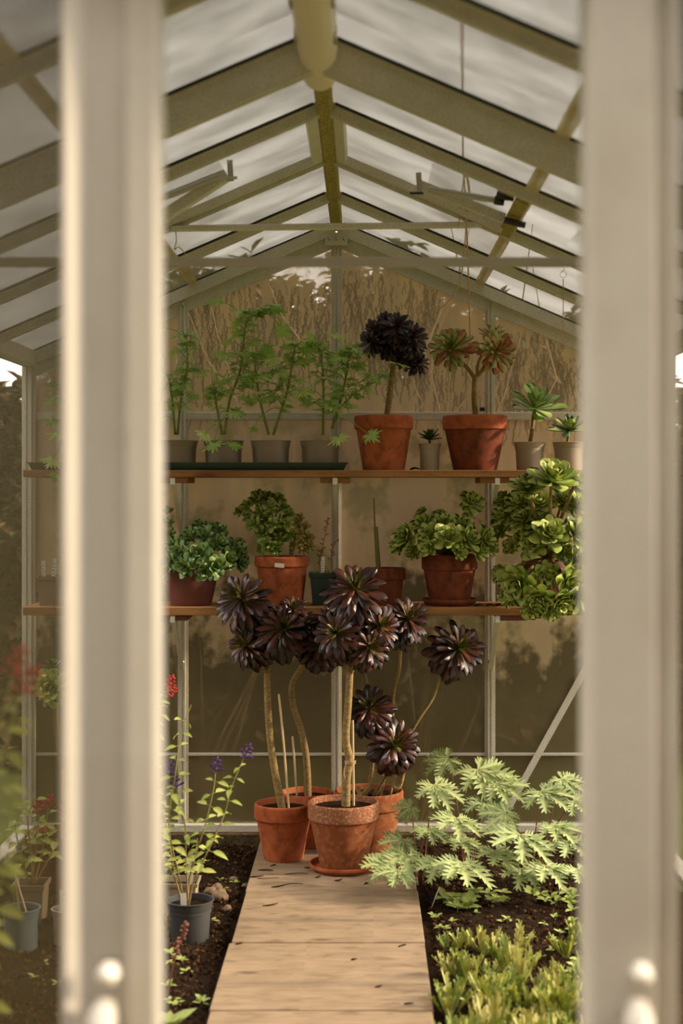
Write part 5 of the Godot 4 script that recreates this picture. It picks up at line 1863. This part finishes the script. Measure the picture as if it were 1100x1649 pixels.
func build_litter() -> void:
	var pts := [[428, 1402, 1], [412, 1412, 1], [432, 1415, 2], [448, 1428, 1], [512, 1413, 0], [495, 1398, 0], [435, 1458, 1], [545, 1418, 0], [590, 1424, 0], [648, 1524, 0], [478, 1408, 2], [385, 1521, 0], [570, 1545, 0], [610, 1590, 0], [658, 1616, 0], [440, 1395, 0], [470, 1425, 2]]
	for q in pts:
		var dd: float = F * (H - 0.031) / (q[1] - VY)
		var p := W(q[0], 790, dd)
		p.y = 0.032
		var t := thing("dead_leaf", "dark shrivelled leaf scrap lying on the board path", "leaf", p, "dead leaf scraps on the path")
		var b := B.new()
		var a := rng.randf_range(-0.5, 0.5)
		var l: float = 0.008 + 0.014 * q[2] + rng.randf() * 0.007
		var dir := Vector3(cos(a), 0, sin(a))
		var c := [dir * -l, Vector3(0, 0.002, rng.randf_range(-0.01, 0.01)), dir * l + Vector3(0, 0.003, rng.randf_range(-0.012, 0.012))]
		var cv := curve(c, 4)
		var rad := []
		for k in cv.size():
			rad.append(lerpf(0.001, 0.0034 if q[2] < 2 else 0.0015, sin(PI * k / (cv.size() - 1.0)) * rng.randf_range(0.5, 1)))
		tube(b, cv, rad, 5, lin(54, 38, 26), lin(72, 52, 34))
		part(t, "curl", b.mesh(), M.dry)
	for q in [[772, 0], [790, 0], [804, 0], [668, 1], [652, 0]]:
		var p := W(q[0], 790, 5.62)
		p.y = 0.965 if q[1] == 0 else 1.479
		var t := thing("dead_leaf", "dark curled leaf scrap lying on a wooden shelf", "leaf", p, "dead leaf scraps on the shelves")
		var b := B.new()
		var a := rng.randf_range(-0.6, 0.6)
		tube(b, curve([Vector3(-0.02 * cos(a), 0, -0.01), Vector3(0, 0.006, rng.randf_range(-0.01, 0.01)), Vector3(0.022 * cos(a), 0.002, 0.006)], 4), [0.001, 0.003, 0.005, 0.004, 0.005, 0.003, 0.004, 0.002, 0.001], 5, lin(40, 30, 24), lin(62, 46, 34))
		part(t, "curl", b.mesh(), M.dry)
	# crumbs of soil over the beds
	var mm := MultiMesh.new()
	mm.transform_format = MultiMesh.TRANSFORM_3D
	mm.use_colors = true
	mm.mesh = rock(1.0, 17)
	mm.instance_count = 16000
	for k in 16000:
		var dd := rng.randf_range(3.3, 5.85)
		var lo := -1.15
		var x := rng.randf_range(lo, CX - 0.32) if rng.randf() < 0.5 else rng.randf_range(CX + 0.32, 1.0)
		var s := 0.002 + 0.006 * pow(rng.randf(), 3.0)
		mm.set_instance_transform(k, Transform3D(Basis.from_euler(Vector3(rng.randf() * 3, rng.randf() * 6, rng.randf() * 3)).scaled(Vector3.ONE * s), Vector3(x, rng.randf_range(-0.004, 0.012), -dd)))
		var g := 0.3 + 2.2 * pow(rng.randf(), 2.0)
		mm.set_instance_color(k, Color(g, g * rng.randf_range(0.85, 1.05), g * rng.randf_range(0.8, 1.05)))
	var o := MultiMeshInstance3D.new()
	o.name = "soil_crumbs"
	o.multimesh = mm
	o.material_override = M.crumb
	add_child(o)
	tag(o, "loose dark crumbs of soil strewn over both beds", "soil")
	o.set_meta("kind", "stuff")


func _ready() -> void:
	rng.seed = 2024
	# ---- camera
	var cam := Camera3D.new()
	cam.name = "camera"
	var lensing := CameraAttributesPhysical.new()
	lensing.frustum_near = 0.05
	lensing.frustum_far = 200.0
	lensing.frustum_focal_length = 34.9
	lensing.exposure_aperture = 1.6
	lensing.frustum_focus_distance = 5.5
	cam.attributes = lensing
	add_child(cam)
	cam.position = Vector3(0, H, 0)
	cam.projection = Camera3D.PROJECTION_FRUSTUM
	cam.near = 0.05
	cam.far = 200.0
	cam.size = 1649.0 / F * 0.05
	cam.frustum_offset = Vector2(-(VX - 550.0), VY - 824.5) / F * 0.05
	cam.current = true
	# ---- sky and sun
	var env := Environment.new()
	env.tonemap_mode = Environment.TONE_MAPPER_LINEAR
	env.tonemap_exposure = 1.34
	env.background_mode = Environment.BG_SKY
	var sky := Sky.new()
	var sm := ProceduralSkyMaterial.new()
	sm.sky_top_color = srgb(192, 187, 181)
	sm.sky_horizon_color = srgb(210, 198, 183)
	sm.ground_horizon_color = srgb(116, 106, 92)
	sm.ground_bottom_color = srgb(84, 80, 60)
	sm.sky_energy_multiplier = 2.75
	sm.sun_angle_max = 4.0
	sky.sky_material = sm
	env.sky = sky
	env.sdfgi_enabled = true
	env.ssao_enabled = true
	env.ssil_enabled = true
	var we := WorldEnvironment.new()
	we.name = "world"
	we.environment = env
	add_child(we)
	var sun := DirectionalLight3D.new()
	sun.name = "sun"
	sun.light_color = Color(1.0, 0.92, 0.80)
	sun.light_energy = 1.5
	sun.light_angular_distance = 2.2
	sun.shadow_enabled = true
	add_child(sun)
	sun.look_at_from_position(Vector3(0.92, 0.36, 0.03) * 10.0, Vector3.ZERO)

	make_materials()
	make_leaves()
	# ---- the place
	build_ground()
	build_back_wall()
	build_side_walls()
	build_roof()
	build_front()
	build_doors()
	hedge("bush", "great domed olive and russet bush close behind the back gable", Vector3(-2.4, -0.06, -9.0), Vector3(2.2, -0.06, -9.0), 2.85, 1.9, 120000, 3, 0.45, 0.4)
	hedge("hedge", "low brown and olive hedge far beyond the domed bush", Vector3(-7, -0.06, -12.5), Vector3(7, -0.06, -12.5), 2.3, 1.4, 40000, 5, 0.4, 0.0)
	hedge("hedge", "olive green hedge running along the salvia side of the greenhouse", Vector3(-4.6, -0.06, -10.5), Vector3(-4.6, -0.06, -1.0), 2.5, 1.1, 45000, 4, 0.25, 0.0)
	hedge("hedge", "tall dark green hedge added out of view to shade the greenhouse doors", Vector3(-22, -0.06, 2.6), Vector3(22, -0.06, 2.6), 8.0, 1.6, 140000, 6, 0.3, 0.0, 2.2)  # unseen hedge behind the camera, made tall and wide to shade the doors
	twiggy_shrub("bare pale-stemmed shrub just outside the gable glass behind the terracotta pots", Vector3(0.25, -0.06, -6.5), 2.1, 11)
	twiggy_shrub("bare pale-stemmed shrub outside the gable glass behind the geraniums", Vector3(-0.75, -0.06, -6.7), 1.8, 12)
	# ---- things
	build_fittings()
	build_shelves()
	build_top_shelf()
	build_middle_shelf()
	build_floor_aeoniums()
	build_left_bed()
	build_right_bed()
	build_litter()
